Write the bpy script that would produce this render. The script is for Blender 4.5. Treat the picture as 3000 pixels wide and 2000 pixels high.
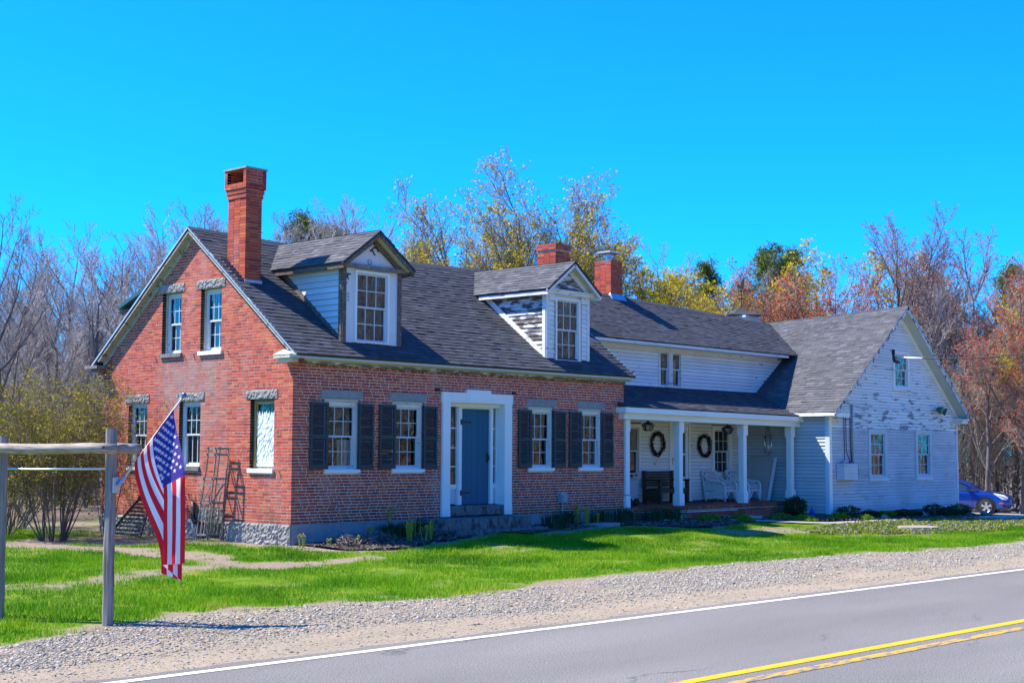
import bpy, math, random
import numpy as np
from mathutils import Vector, Matrix
R = math.radians
S = bpy.context.scene
COL = S.collection
for o in list(bpy.data.objects): bpy.data.objects.remove(o)

# ---------------------------------------------------------------- camera, sky, sun, exposure
CAM = np.array([-18.1123, -22.4593, 1.907])
cd = bpy.data.cameras.new('camera'); cam = bpy.data.objects.new('camera', cd); COL.objects.link(cam)
yaw, pit, rol = 0.8306863, 0.0766148, 0.0049692
fw = Vector((math.sin(yaw)*math.cos(pit), math.cos(yaw)*math.cos(pit), math.sin(pit)))
rt = Vector((math.cos(yaw), -math.sin(yaw), 0)); up = rt.cross(fw)
r2 = rt*math.cos(rol)+up*math.sin(rol); u2 = -rt*math.sin(rol)+up*math.cos(rol)
M = Matrix((r2, u2, -fw)).transposed().to_4x4(); M.translation = Vector(CAM)
cam.matrix_world = M
cd.sensor_width = 36; cd.lens = 4186.34/3000*36; cd.clip_end = 2000; cd.clip_start = .1
S.camera = cam
SUN = Vector((-.46, .60, 1.0)).normalized()
EL = math.asin(SUN.z); AZ = math.atan2(SUN.x, SUN.y)
W = bpy.data.worlds.new('World'); S.world = W; W.use_nodes = True
nt = W.node_tree; nt.nodes.clear()
sky = nt.nodes.new('ShaderNodeTexSky'); sky.sky_type = 'NISHITA'; sky.sun_disc = False
sky.sun_elevation = EL; sky.sun_rotation = AZ % (2*math.pi); sky.air_density = 1.0; sky.dust_density = 0.3; sky.ozone_density = 2.5
hs = nt.nodes.new('ShaderNodeHueSaturation'); hs.inputs['Saturation'].default_value = 1.1
tn = nt.nodes.new('ShaderNodeMixRGB'); tn.blend_type = 'MULTIPLY'; tn.inputs[0].default_value = 1; tn.inputs[2].default_value = (.014, .285, .66, 1)
bg = nt.nodes.new('ShaderNodeBackground'); bg.inputs[1].default_value = .15
wo = nt.nodes.new('ShaderNodeOutputWorld')
nt.links.new(sky.outputs[0], hs.inputs['Color']); nt.links.new(hs.outputs[0], tn.inputs[1]); nt.links.new(tn.outputs[0], bg.inputs[0]); nt.links.new(bg.outputs[0], wo.inputs[0])
sd = bpy.data.lights.new('sun', 'SUN'); sd.energy = 2.5; sd.angle = R(.5); sd.color = (1, .92, .78)
so = bpy.data.objects.new('sun', sd); COL.objects.link(so); so.rotation_euler = SUN.to_track_quat('Z', 'Y').to_euler(); so.location = (0, 0, 40)
S.view_settings.view_transform = 'Standard'; S.view_settings.look = 'None'; S.view_settings.gamma = 1; S.view_settings.exposure = 1.98
S.view_settings.use_curve_mapping = False
S.cycles.transparent_max_bounces = 16; S.cycles.max_bounces = 6

# ---------------------------------------------------------------- material helpers
class NB:
    def __init__(s, name):
        s.m = bpy.data.materials.new(name); s.m.use_nodes = True; s.t = s.m.node_tree; s.t.nodes.clear()
        s.o = s.t.nodes.new('ShaderNodeOutputMaterial')
    def n(s, ty, ins={}, **kw):
        x = s.t.nodes.new('ShaderNode'+ty)
        for k, v in kw.items(): setattr(x, k, v)
        for k, v in ins.items():
            if v is None: continue
            if isinstance(v, bpy.types.NodeSocket): s.t.links.new(v, x.inputs[k])
            else: x.inputs[k].default_value = v
        return x
    def pos(s, sc=(1, 1, 1)):
        g = s.n('NewGeometry').outputs['Position']
        return s.n('VectorMath', {0: g, 1: sc}, operation='MULTIPLY').outputs[0]
    def noise(s, scale, detail=3, vec=None, rough=.55):
        return s.n('TexNoise', {'Vector': vec if vec is not None else s.pos(), 'Scale': scale, 'Detail': detail, 'Roughness': rough}).outputs['Fac']
    def ramp(s, f, stops, interp='LINEAR'):
        x = s.n('ValToRGB', {0: f}); e = x.color_ramp.elements; x.color_ramp.interpolation = interp
        while len(e) < len(stops): e.new(.5)
        for i, (p, c) in enumerate(stops):
            e[i].position = p; e[i].color = (c if hasattr(c, '__len__') else (c, c, c)) + ((1,) if not hasattr(c, '__len__') or len(c) == 3 else ())
        return x.outputs[0]
    def mix(s, f, a, b, mode='MIX'):
        def c(v): return v if isinstance(v, bpy.types.NodeSocket) else ((v, v, v, 1) if not hasattr(v, '__len__') else tuple(v)+(1,)*(4-len(v)))
        return s.n('MixRGB', {0: f, 1: c(a), 2: c(b)}, blend_type=mode).outputs[0]
    def math(s, op, a, b=0.0, clamp=False):
        return s.n('Math', {0: a, 1: b}, operation=op, use_clamp=clamp).outputs[0]
    def rnd(s, src):
        if src == 'obj': return s.n('ObjectInfo').outputs['Random']
        return s.n('Attribute', attribute_name='rnd').outputs['Fac']
    def bump(s, h, st=.4, d=.01):
        return s.n('Bump', {'Height': h, 'Strength': st, 'Distance': d}).outputs[0]
    def pr(s, col, rough=.8, nrm=None, spec=.3, **ex):
        c = col if isinstance(col, bpy.types.NodeSocket) else tuple(col)+(1,)
        i = {'Base Color': c, 'Roughness': rough, 'Specular IOR Level': spec, 'Normal': nrm}; i.update(ex)
        return s.n('BsdfPrincipled', i)
    def out(s, sh):
        s.t.links.new(sh.outputs[0], s.o.inputs[0]); return s.m

def m_brick(src):
    b = NB('brick_'+src); r = b.rnd(src)
    c = b.ramp(r, [(0, (.27, .065, .05)), (.08, (.36, .068, .048)), (.3, (.46, .08, .05)), (.6, (.53, .095, .052)), (.88, (.58, .12, .054)), (1, (.6, .17, .06))])
    n1 = b.noise(60, 4); c = b.mix(.55, c, b.ramp(n1, [(.25, .45), (.7, 1.25)]), 'MULTIPLY')
    # lime wash and rain streaks: patches stretched down the wall
    n2 = b.noise(1.3, 4, b.pos((1.6, 1.6, .35))); n3 = b.noise(.55, 2)
    f = b.math('MULTIPLY', b.ramp(n2, [(.5, 0), (.78, .6)]), b.ramp(n3, [(.4, 0), (.65, 1)]))
    c = b.mix(f, c, (.42, .33, .32))
    # grey weathered field in the middle of the gable wall
    g = b.n('SeparateXYZ', {0: b.pos()})
    def band(o, a0, a1, b1, b0):
        u = b.n('MapRange', {0: o, 1: a0, 2: a1}).outputs[0]; v = b.n('MapRange', {0: o, 1: b0, 2: b1}).outputs[0]
        return b.math('MULTIPLY', u, v)
    k = b.math('MULTIPLY', band(g.outputs[1], 2.0, 2.5, 4.2, 4.9), band(g.outputs[2], 1.5, 3.2, 3.7, 4.05))
    k = b.math('MULTIPLY', k, b.n('MapRange', {0: g.outputs[0], 1: .4, 2: .2}).outputs[0])
    k = b.math('MULTIPLY', k, b.ramp(b.noise(3, 4, b.pos((1, 1, .6))), [(.3, .15), (.6, .75)]))
    c = b.mix(k, c, (.34, .24, .2))
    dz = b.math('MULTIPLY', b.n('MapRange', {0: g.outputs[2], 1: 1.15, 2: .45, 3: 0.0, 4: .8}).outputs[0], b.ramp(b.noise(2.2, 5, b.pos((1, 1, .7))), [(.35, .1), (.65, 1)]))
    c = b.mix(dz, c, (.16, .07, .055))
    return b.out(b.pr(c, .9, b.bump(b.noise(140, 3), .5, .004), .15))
def m_mortar(name='mortar', lo=(.44, .38, .29), hi=(.66, .59, .48)):
    b = NB(name); c = b.ramp(b.noise(9, 5), [(.3, lo), (.7, hi)])
    return b.out(b.pr(c, .95, b.bump(b.noise(200, 2), .5, .003), .1))
def m_granite(name='granite', lo=.2, hi=.5, mossy=False, tint=(1, 1, 1)):
    b = NB(name); c = b.ramp(b.noise(120, 3), [(.32, lo*.5), (.45, lo), (.62, hi), (.75, hi*1.15)])
    c = b.mix(.5, c, b.ramp(b.noise(6, 4), [(.3, .6), (.7, 1.1)]), 'MULTIPLY'); c = b.mix(1, c, tint, 'MULTIPLY')
    if mossy: c = b.mix(b.ramp(b.noise(9, 5, b.pos((1, 1, .5))), [(.5, 0), (.62, .8)]), c, (.03, .035, .03))
    return b.out(b.pr(c, .85, b.bump(b.noise(60, 4), .5, .01), .25))
def m_paint(name, col, under=(.13, .105, .09), peel=.0, sc=(1, 1, 6), scale=2.2, dirt=.25, sharp=.03, rough=.6, src=None, band=None):
    b = NB(name); n = b.noise(scale, 6, b.pos(sc), .65)
    d = b.noise(1.1, 4); c = b.mix(dirt, col, b.ramp(d, [(.3, .55), (.65, 1.0)]), 'MULTIPLY')
    if src: c = b.mix(.5, c, b.ramp(b.rnd(src), [(0, .78), (1, 1.05)]), 'MULTIPLY')
    h = n
    if band: n = b.math('ADD', n, b.n('MapRange', {0: b.n('SeparateXYZ', {0: b.pos()}).outputs[2], 1: band[0], 2: band[1], 3: band[2], 4: band[3]}).outputs[0])
    if peel > 0:
        f = b.ramp(n, [(1-peel-sharp, 0), (1-peel+sharp, 1)])
        u = b.mix(b.noise(7, 4, b.pos((1, 1, 9))), [x*.6 for x in under], [x*1.5 for x in under])
        c = b.mix(f, c, u); h = b.math('SUBTRACT', 1, f)
    return b.out(b.pr(c, rough, b.bump(h, .35, .004), .25))
def m_wood(name, a, c2, sc=(2, 2, 18), scale=3, rough=.85):
    b = NB(name); n = b.noise(scale, 5, b.pos(sc), .65)
    c = b.ramp(n, [(.28, a), (.72, c2)]); c = b.mix(.4, c, b.ramp(b.noise(2.5, 3), [(.3, .6), (.7, 1.2)]), 'MULTIPLY')
    return b.out(b.pr(c, rough, b.bump(n, .5, .006), .15))
def m_shingle(name, src, base=(.066, .07, .077)):
    b = NB(name); r = b.rnd(src)
    c = b.ramp(r, [(0, tuple(x*.75 for x in base)), (.4, tuple(x*.93 for x in base)), (.85, tuple(x*1.1 for x in base)), (1, tuple(x*1.4 for x in base))])
    c = b.mix(.6, c, b.ramp(b.noise(160, 2), [(.3, .5), (.7, 1.4)]), 'MULTIPLY'); c = b.mix(.5, c, b.ramp(b.noise(.9, 4), [(.3, .7), (.7, 1.25)]), 'MULTIPLY')
    return b.out(b.pr(c, .9, b.bump(b.noise(220, 2), .6, .004), .25))
def m_plain(name, col, rough=.6, spec=.4, var=.25, scale=20, metal=0.0, bs=.2, **ex):
    b = NB(name); c = b.mix(var, tuple(col), b.ramp(b.noise(scale, 4), [(.3, .5), (.7, 1.3)]), 'MULTIPLY')
    return b.out(b.pr(c, rough, b.bump(b.noise(scale*3, 3), bs, .003), spec, Metallic=metal, **ex))
def m_rnd(name, stops, src='attr', rough=.8, trans=0, spec=.2, var=.3, scale=25):
    b = NB(name); c = b.ramp(b.rnd(src), stops); c = b.mix(var, c, b.ramp(b.noise(scale, 3), [(.3, .6), (.7, 1.25)]), 'MULTIPLY')
    p = b.pr(c, rough, None, spec)
    if trans:
        t = b.n('BsdfTranslucent', {0: c}); x = b.n('MixShader', {0: trans}); b.t.links.new(p.outputs[0], x.inputs[1]); b.t.links.new(t.outputs[0], x.inputs[2]); return b.out(x)
    return b.out(p)
def m_glass():
    b = NB('window_glass'); f = b.n('Fresnel', {'IOR': 1.6, 'Normal': b.bump(b.noise(4, 2), .12, .01)})
    g = b.n('BsdfGlossy', {'Roughness': .015, 'Normal': b.bump(b.noise(2.5, 2), .25, .02)}); t = b.n('BsdfTransparent', {0: (.75, .8, .82, 1)})
    k = b.math('ADD', b.math('MULTIPLY', f.outputs[0], 1.3), .06)
    x = b.n('MixShader', {0: k}); b.t.links.new(t.outputs[0], x.inputs[1]); b.t.links.new(g.outputs[0], x.inputs[2]); return b.out(x)

MT = {}
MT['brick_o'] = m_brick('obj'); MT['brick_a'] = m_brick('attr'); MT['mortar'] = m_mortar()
MT['mortar_front'] = m_mortar('front_mortar', (.62, .57, .5), (.86, .82, .76)); MT['granite'] = m_granite('granite', .2, .5, tint=(1, .94, .85)); MT['granite_s'] = m_granite('granite_smooth', .26, .42, tint=(.98, 1, 1.02)); MT['granite_step'] = m_granite('granite_step', .13, .3, True, (1.0, .97, .94))
MT['concrete'] = m_granite('concrete', .3, .42, tint=(1, .97, .92))
MT['white'] = m_paint('white_paint', (.88, .87, .84), dirt=.12)
MT['white_old'] = m_paint('old_white_paint', (.82, .81, .78), peel=.36, scale=3, dirt=.35)
MT['cream'] = m_paint('cream_paint', (.6, .57, .46), under=(.2, .16, .1), peel=.36, sc=(2, 2, 6), scale=2.6)
MT['frieze'] = m_paint('flaking_frieze_paint', (.68, .7, .7), under=(.17, .17, .18), peel=.53, sc=(1, 1, 5), scale=2.5)
MT['board_white'] = m_paint('clapboard_white', (.86, .85, .82), peel=.335, sc=(1, 1, 4), scale=2.4, under=(.13, .11, .1), sharp=.02, src='obj')
MT['board_flaky'] = m_paint('clapboard_flaking', (.88, .87, .85), peel=.40, sc=(.55, 1, 3.6), scale=3.3, under=(.27, .245, .23), sharp=.02, src='obj', band=(2.6, 5.0, .06, -.06))
MT['board_grey'] = m_paint('clapboard_worn', (.68, .655, .67), peel=.34, sc=(.7, .7, 3), scale=2.6, under=(.3, .29, .3), sharp=.12, dirt=.45, src='obj')
MT['board_blue'] = m_paint('clapboard_grey_blue', (.54, .58, .58), peel=.27, sc=(1, 1, 1), scale=3, under=(.7, .75, .78), sharp=.03, dirt=.25, src='obj')
MT['board_bare'] = m_paint('clapboard_bare_patches', (.72, .73, .74), peel=.52, sc=(1, 1.2, 5), scale=2.1, under=(.1, .085, .075), sharp=.05, src='obj')
MT['board_clean'] = m_paint('clapboard_new', (.68, .7, .7), dirt=.2, src='obj')
MT['wood_grey'] = m_wood('grey_weathered_wood', (.1, .09, .08), (.34, .31, .28), sc=(5, 5, 1.2), scale=6)
MT['wood_brown'] = m_wood('brown_weathered_wood', (.08, .055, .04), (.26, .2, .16), sc=(4, 4, 4), scale=4)
MT['log'] = m_wood('weathered_log', (.13, .10, .07), (.62, .52, .40), sc=(2, 2, 30), scale=2.4)
MT['wrap'] = m_paint('house_wrap', (.72, .74, .76), dirt=.2, peel=.25, under=(.2, .2, .2), sc=(3, 3, 1), scale=3)
MT['shutter'] = m_paint('shutter_green_black', (.05, .062, .062), under=(.09, .1, .1), peel=.36, sc=(1, 1, 9), scale=3, dirt=.3)
MT['shingle_o'] = m_shingle('asphalt_shingle_single', 'obj'); MT['shingle_a'] = m_shingle('asphalt_shingle', 'attr')
MT['shingle2_o'] = m_shingle('pale_asphalt_shingle_single', 'obj', (.105, .105, .11)); MT['shingle2_a'] = m_shingle('pale_asphalt_shingle', 'attr', (.105, .105, .11))
MT['glass'] = m_glass()
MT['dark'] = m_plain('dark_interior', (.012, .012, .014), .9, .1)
MT['curtain'] = m_plain('curtain_grey', (.16, .17, .18), .9, .1, .5, 4)
MT['curtain_w'] = m_plain('curtain_white', (.62, .64, .62), .9, .1, .4, 5)
MT['curtain_o'] = m_plain('curtain_rust', (.36, .14, .04), .9, .1, .7, 6)
MT['plastic'] = m_plain('window_plastic', (.72, .76, .8), .4, .5, .25, 9, bs=.9)
MT['sash'] = m_paint('sash_paint', (.6, .63, .66), dirt=.2); MT['ochre'] = m_plain('ochre_stop', (.4, .25, .04), .7)
MT['door'] = m_paint('door_blue', (.014, .12, .2), dirt=.15, rough=.5); MT['iron'] = m_plain('black_iron', (.012, .012, .014), .5, .5)
MT['metal'] = m_plain('galvanised_metal', (.5, .52, .55), .35, .5, .3, 6, .8); MT['alu'] = m_plain('drip_edge', (.55, .6, .66), .4, .5, .2, 6, .3)
MT['meter'] = m_plain('meter_grey', (.3, .36, .38), .5); MT['cable'] = m_plain('cable_black', (.015, .015, .018), .6)
MT['red_paint'] = MT['brick_a']
MT['bark'] = m_wood('bark', (.07, .06, .055), (.25, .22, .2), sc=(6, 6, 1.5), scale=3)
MT['twig'] = m_rnd('twig', [(0, (.32, .27, .24)), (1, (.5, .44, .40))], 'obj', .9)
MT['twig_pale'] = m_rnd('pale_twig', [(0, (.27, .23, .18)), (1, (.42, .37, .29))], 'obj', .9)
MT['twig_red'] = m_rnd('reddish_twig', [(0, (.2, .14, .12)), (1, (.34, .22, .18))], 'obj', .9)
MT['bud_y'] = m_rnd('yellow_buds', [(0, (.42, .34, .005)), (.5, (.66, .54, .006)), (1, (.7, .5, .02))], 'attr', .7, .4)
MT['bud_r'] = m_rnd('red_buds', [(0, (.42, .05, .02)), (.6, (.68, .09, .03)), (1, (.6, .2, .05))], 'attr', .7, .35)
MT['leaf_y'] = m_rnd('young_leaves', [(0, (.14, .13, .015)), (.5, (.34, .30, .015)), (.8, (.5, .42, .02)), (1, (.34, .14, .05))], 'attr', .7, .4)
MT['needle'] = m_rnd('pine_needles', [(0, (.045, .08, .02)), (.6, (.13, .19, .03)), (1, (.3, .3, .05))], 'attr', .7, .25)
MT['brush'] = m_rnd('brushwood', [(0, (.18, .15, .125)), (.5, (.32, .27, .22)), (.8, (.44, .38, .31)), (.93, (.2, .2, .05)), (1, (.34, .16, .08))], 'attr', .9)
MT['grass'] = m_rnd('grass_blades', [(0, (.06, .18, .002)), (.35, (.13, .33, .002)), (.7, (.24, .44, .003)), (.9, (.4, .46, .02)), (1, (.46, .38, .1))], 'attr', .6, .35, .3, .2)
MT['dry'] = m_rnd('dry_leaves', [(0, (.06, .045, .04)), (1, (.3, .24, .2))], 'attr', .9)
MT['spear'] = m_rnd('daffodil_leaves', [(0, (.012, .05, .022)), (1, (.035, .12, .05))], 'attr', .5, .2)
MT['fern'] = m_rnd('fern_shoots', [(0, (.25, .24, .03)), (1, (.5, .44, .06))], 'attr', .7, .2)
MT['mat_green'] = m_rnd('bright_moss_leaves', [(0, (.06, .16, .01)), (1, (.2, .36, .02))], 'attr', .7, .3)
MT['shrub_dark'] = m_rnd('dark_shrub_leaves', [(0, (.015, .035, .012)), (1, (.06, .1, .025))], 'attr', .6, .2)
MT['vinca'] = m_rnd('ground_cover_leaves', [(0, (.08, .15, .012)), (.45, (.22, .28, .02)), (.78, (.36, .34, .03)), (.88, (.42, .36, .22)), (.93, (.3, .28, .55)), (1, (.36, .34, .7))], 'attr', .7, .3)
MT['stone'] = m_rnd('gravel_stones', [(0, (.13, .115, .09)), (.25, (.25, .225, .18)), (.6, (.36, .325, .26)), (.95, (.5, .45, .36)), (1, (.38, .27, .18))], 'attr', .85, 0, .3, .3, 80)
MT['rubber'] = m_plain('rubber', (.02, .02, .022), .8); MT['wicker'] = m_plain('white_wicker', (.74, .75, .76), .7, .3, .3, 60, bs=.5)
MT['cushion'] = m_plain('cushion', (.5, .5, .5), .9, .1, .35, 14); MT['bench'] = m_wood('dark_bench_wood', (.05, .034, .024), (.13, .09, .065), sc=(2, 2, 8))
MT['wreath'] = m_rnd('wreath_twigs', [(0, (.015, .011, .009)), (1, (.07, .05, .035))], 'attr', .9)
MT['carpaint'] = m_plain('blue_car_paint', (.001, .04, .30), .25, .6, .05, 3, .35, bs=0, **{'Coat Weight': 1.0, 'Coat Roughness': .05})
MT['chrome'] = m_plain('bright_metal', (.6, .62, .66), .25, .5, .1, 6, .85); MT['lamp'] = m_plain('headlamp_lens', (.62, .65, .68), .12, .8, .3, 20); MT['amber'] = m_plain('amber_lens', (.7, .2, .02), .3)
MT['carglass'] = m_plain('car_glass', (.02, .035, .045), .05, .9, .2, 5, bs=0)
MT['green_lamp'] = m_plain('green_floodlight', (.01, .11, .07), .3, .6)

MT['lap_shadow'] = m_plain('dark_lap_shadow', (.17, .17, .175), .9, .1)  # wall backing coloured dark to draw the shadow line under each clapboard
MT['twig_dark'] = m_rnd('shrub_stems', [(0, (.14, .11, .09)), (1, (.24, .2, .17))], 'obj', .9)
MT['rake'] = m_paint('rake_weathered', (.46, .43, .35), under=(.16, .14, .09), peel=.42, sc=(3, 3, 3), scale=2.4)
MT['trim_worn'] = m_paint('worn_trim', (.6, .64, .68), dirt=.2, peel=.35, sc=(2, 2, 2))
MT['twig_maple'] = m_rnd('maple_twig', [(0, (.2, .155, .11)), (1, (.3, .24, .17))], 'obj', .9)

# ---------------------------------------------------------------- geometry helpers
BASE = {}                                    # thing -> its base point; every part is modelled relative to it
def thing(name, label, cat, loc, group=None):
    o = bpy.data.objects.new(name, None); COL.objects.link(o); o.location = loc; o.empty_display_size = .2
    o['label'] = label; o['category'] = cat
    if group: o['group'] = group
    BASE[o] = np.array(loc, float); return o
def root_of(o):
    while o is not None and o not in BASE: o = o.parent
    return o
def link_mesh(name, me, mats, parent=None, smooth=False, **props):
    o = bpy.data.objects.new(name, me); COL.objects.link(o)
    for m in (mats if isinstance(mats, (list, tuple)) else [mats]):
        if m is not None: me.materials.append(MT[m] if isinstance(m, str) else m)
    if smooth: me.polygons.foreach_set('use_smooth', [True]*len(me.polygons))
    if parent is not None: o.parent = parent
    for k, v in props.items(): o[k] = v
    return o
UNITBOX = {}
def np_mesh(name, V, F, rnd=None):
    """V (n,3), F (m,k) equal-sided faces"""
    me = bpy.data.meshes.new(name); V = np.asarray(V, np.float32); F = np.asarray(F, np.int32); k = F.shape[1]
    me.vertices.add(len(V)); me.vertices.foreach_set('co', V.ravel())
    me.loops.add(F.size); me.loops.foreach_set('vertex_index', F.ravel())
    me.polygons.add(len(F)); me.polygons.foreach_set('loop_start', np.arange(0, F.size, k, dtype=np.int32))
    if rnd is not None:
        a = me.attributes.new('rnd', 'FLOAT', 'POINT'); a.data.foreach_set('value', np.asarray(rnd, np.float32))
    me.update(calc_edges=True); me.validate(); return me
class MB:
    def __init__(s): s.v = []; s.f = []; s.m = []; s.r = []; s.mi = 0; s.rv = .5
    def add(s, vs, fs):
        k = len(s.v); s.v += [tuple(map(float, p)) for p in vs]; s.r += [s.rv]*len(vs)
        for f in fs: s.f.append(tuple(i+k for i in f)); s.m.append(s.mi)
        return s
    def box(s, a, b, skip=()):
        (x0, y0, z0), (x1, y1, z1) = a, b
        vs = [(x0, y0, z0), (x1, y0, z0), (x1, y1, z0), (x0, y1, z0), (x0, y0, z1), (x1, y0, z1), (x1, y1, z1), (x0, y1, z1)]
        return s.add(vs, BOXF)
    def fbox(s, F, u0, u1, n0, n1, z0, z1):
        return s.add([F.p(u, n, z) for z in (z0, z1) for (u, n) in ((u0, n0), (u1, n0), (u1, n1), (u0, n1))], BOXF)
    def beam(s, p0, p1, w, h, upv=(0, 0, 1)):
        p0 = Vector(p0); p1 = Vector(p1); d = (p1-p0).normalized(); q = Vector(upv)
        if abs(d.dot(q)) > .98: q = Vector((0, 1, 0))
        sd = d.cross(q).normalized(); uu = sd.cross(d).normalized()
        c = [sd*(-w/2)+uu*(-h/2), sd*(w/2)+uu*(-h/2), sd*(w/2)+uu*(h/2), sd*(-w/2)+uu*(h/2)]
        return s.add([p0+x for x in c]+[p1+x for x in c], BOXF)
    def prism(s, poly, ax, a, b):
        """extrude a polygon (2-D points) along axis ax from a to b"""
        def P(q, t):
            q = list(q); q.insert('xyz'.index(ax), t); return q
        n = len(poly)
        return s.add([P(q, a) for q in poly]+[P(q, b) for q in poly], [tuple(range(n))[::-1], tuple(range(n, 2*n))]+[(i, (i+1) % n, n+(i+1) % n, n+i) for i in range(n)])
    def tube(s, pts, rad, k=8, cap=True):
        pts = [Vector(p) for p in pts]; rs = rad if hasattr(rad, '__len__') else [rad]*len(pts); rings = []; q = Vector((0, 0, 1))
        for i, p in enumerate(pts):
            d = (pts[min(i+1, len(pts)-1)]-pts[max(i-1, 0)]).normalized()
            if i == 0 and abs(d.z) > .9: q = Vector((1, 0, 0))
            a = d.cross(q); a = a.normalized() if a.length > 1e-4 else Vector((1, 0, 0)); b = d.cross(a); q = a.cross(d)
            rings.append([p+(a*math.cos(t)+b*math.sin(t))*rs[i] for t in [2*math.pi*j/k for j in range(k)]])
        n = len(pts); fs = [(i*k+j, i*k+(j+1) % k, (i+1)*k+(j+1) % k, (i+1)*k+j) for i in range(n-1) for j in range(k)]
        if cap: fs += [tuple(range(k))[::-1], tuple((n-1)*k+j for j in range(k))]
        return s.add([p for r in rings for p in r], fs)
    def cyl(s, c, r, h, k=16, r2=None):
        return s.tube([c, (c[0], c[1], c[2]+h)], [r, r if r2 is None else r2], k)
    def lathe(s, c, prof, k=16):
        n = len(prof); vs = [(c[0]+r*math.cos(2*math.pi*j/k), c[1]+r*math.sin(2*math.pi*j/k), c[2]+z) for r, z in prof for j in range(k)]
        return s.add(vs, [(i*k+j, i*k+(j+1) % k, (i+1)*k+(j+1) % k, (i+1)*k+j) for i in range(n-1) for j in range(k)]+[tuple(range(k))[::-1], tuple((n-1)*k+j for j in range(k))])
    def quad(s, a, b, c, d): return s.add([a, b, c, d], [(0, 1, 2, 3)])
    def build(s, name, mats, parent=None, smooth=False, rnd=False, **props):
        rt_ = root_of(parent) if parent is not None else None; off = BASE[rt_] if rt_ is not None else np.zeros(3)
        me = bpy.data.meshes.new(name); V = np.asarray(s.v, float)-off
        me.from_pydata(V.tolist(), [], s.f)
        if rnd:
            a = me.attributes.new('rnd', 'FLOAT', 'POINT'); a.data.foreach_set('value', np.asarray(s.r, np.float32))
        o = link_mesh(name, me, mats, parent, smooth, **props)
        if any(s.m): me.polygons.foreach_set('material_index', s.m)
        me.update(); return o
BOXF = [(0, 3, 2, 1), (4, 5, 6, 7), (0, 1, 5, 4), (1, 2, 6, 5), (2, 3, 7, 6), (3, 0, 4, 7)]
class Frame:
    """a wall: u along it, n out of it, z up"""
    def __init__(s, O, U, N): s.O = np.array(O, float); s.U = np.array(U, float); s.N = np.array(N, float)
    def p(s, u, n, z): return tuple(s.O+s.U*u+s.N*n+np.array((0, 0, z)))
def dist(p): return float(np.linalg.norm(np.asarray(p)-CAM))
def split(a, b, cuts):
    out = []; x = a
    for c, d in sorted(cuts):
        if d <= x or c >= b: continue
        if c > x: out.append((x, min(c, b)))
        x = max(x, d)
    if x < b: out.append((x, b))
    return out
# ---- bricks
CO = .0615
def brick_list(F, lim, z0, z1, holes, pat, rng, depth=.1, n0=0.0, co=CO, key=0):
    """boxes (u0,u1,n0,n1,z0,z1) of a brick wall; lim(z)->(a,b)"""
    out = []; k = 0; z = z0
    while z+co*.6 < z1:
        za, zb = z+.0055, min(z+co-.005, z1); zm = (za+zb)/2; a, b = lim(zb); 
        if b-a < .05: break
        seg = split(a, b, [(h[0], h[1]) for h in holes if h[2] < zm < h[3]])
        row = pat(k); off = rng.uniform(-.012, .012)+(row[0][0] if False else 0); u = a-.4+off-(.115 if k % 2 else 0)-row[1]; i = 0; lens = row[0]
        while u < b:
            w = lens[i % len(lens)]*rng.uniform(.97, 1.03); i += 1; g = .0058
            for (c, d) in seg:
                x0 = c if u < c+.05 else u+g; x1 = d if u+w > d-.05 else u+w-g
                if u >= d-.05 or u+w <= c+.05: continue
                if x1-x0 > .02: out.append((x0, x1, n0-depth, n0+rng.uniform(-.0012, .0012), za+rng.uniform(-.0015, .0015), zb+rng.uniform(-.0015, .0015)))
            u += w
        z += co; k += 1
    return out
def unit_brick(name, mat):
    if name not in UNITBOX:
        m = MB(); m.box((-.5, -.5, -.5), (.5, .5, .5)); me = bpy.data.meshes.new(name); me.from_pydata(m.v, [], m.f); me.materials.append(MT[mat]); UNITBOX[name] = me
    return UNITBOX[name]
def place_bricks(items, wall, single, rng, name='brick'):
    """items: (Frame, box). The `single` nearest are objects of their own, the rest one stuff part."""
    items = sorted(items, key=lambda t: dist(t[0].p((t[1][0]+t[1][1])/2, 0, (t[1][4]+t[1][5])/2)))
    base = BASE[root_of(wall)]
    for F, b in items[:single]:
        o = bpy.data.objects.new(name, unit_brick('brick', 'brick_o')); COL.objects.link(o); o.parent = wall
        c = np.array(F.p((b[0]+b[1])/2, (b[2]+b[3])/2, (b[4]+b[5])/2))-base; o.location = c
        du, dn, dz = b[1]-b[0], b[3]-b[2], b[5]-b[4]
        o.scale = (du, dn, dz) if abs(F.U[0]) > .5 else (dn, du, dz)
    m = MB()
    for F, b in items[single:]:
        m.rv = rng.random(); m.fbox(F, *b)
    if m.v: m.build(name, 'brick_a', wall, rnd=True, kind='stuff')
SS, SH = .221, .112
def pat_flem(k): return ([SS, SS, SH], [0, .15, .07, .22, .11, .3][k % 6])
def pat_comm(k): return ([.0975], 0) if k % 8 == 5 else ([.19], .095 if k % 2 else 0)
# ---- masonry backing with holes: column slices
def backing(m, F, u0, u1, z0, top, holes, n0, n1, knots=()):
    us = sorted({u0, u1, *knots, *[h[0] for h in holes], *[h[1] for h in holes]}); us = [u for u in us if u0 <= u <= u1]
    for a, b in zip(us, us[1:]):
        if b-a < 1e-4: continue
        mid = (a+b)/2; ta, tb = top(a), top(b)
        for c, d in split(z0, 99, [(h[2], h[3]) for h in holes if h[0] < mid < h[1]]):
            if d > 50: zs = [(c, c), (ta, tb)]
            else: zs = [(c, c), (d, d)]
            (b0, b1), (t0, t1) = zs
            m.add([F.p(a, n0, b0), F.p(b, n0, b1), F.p(b, n1, b1), F.p(a, n1, b0), F.p(a, n0, t0), F.p(b, n0, t1), F.p(b, n1, t1), F.p(a, n1, t0)], BOXF)
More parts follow.
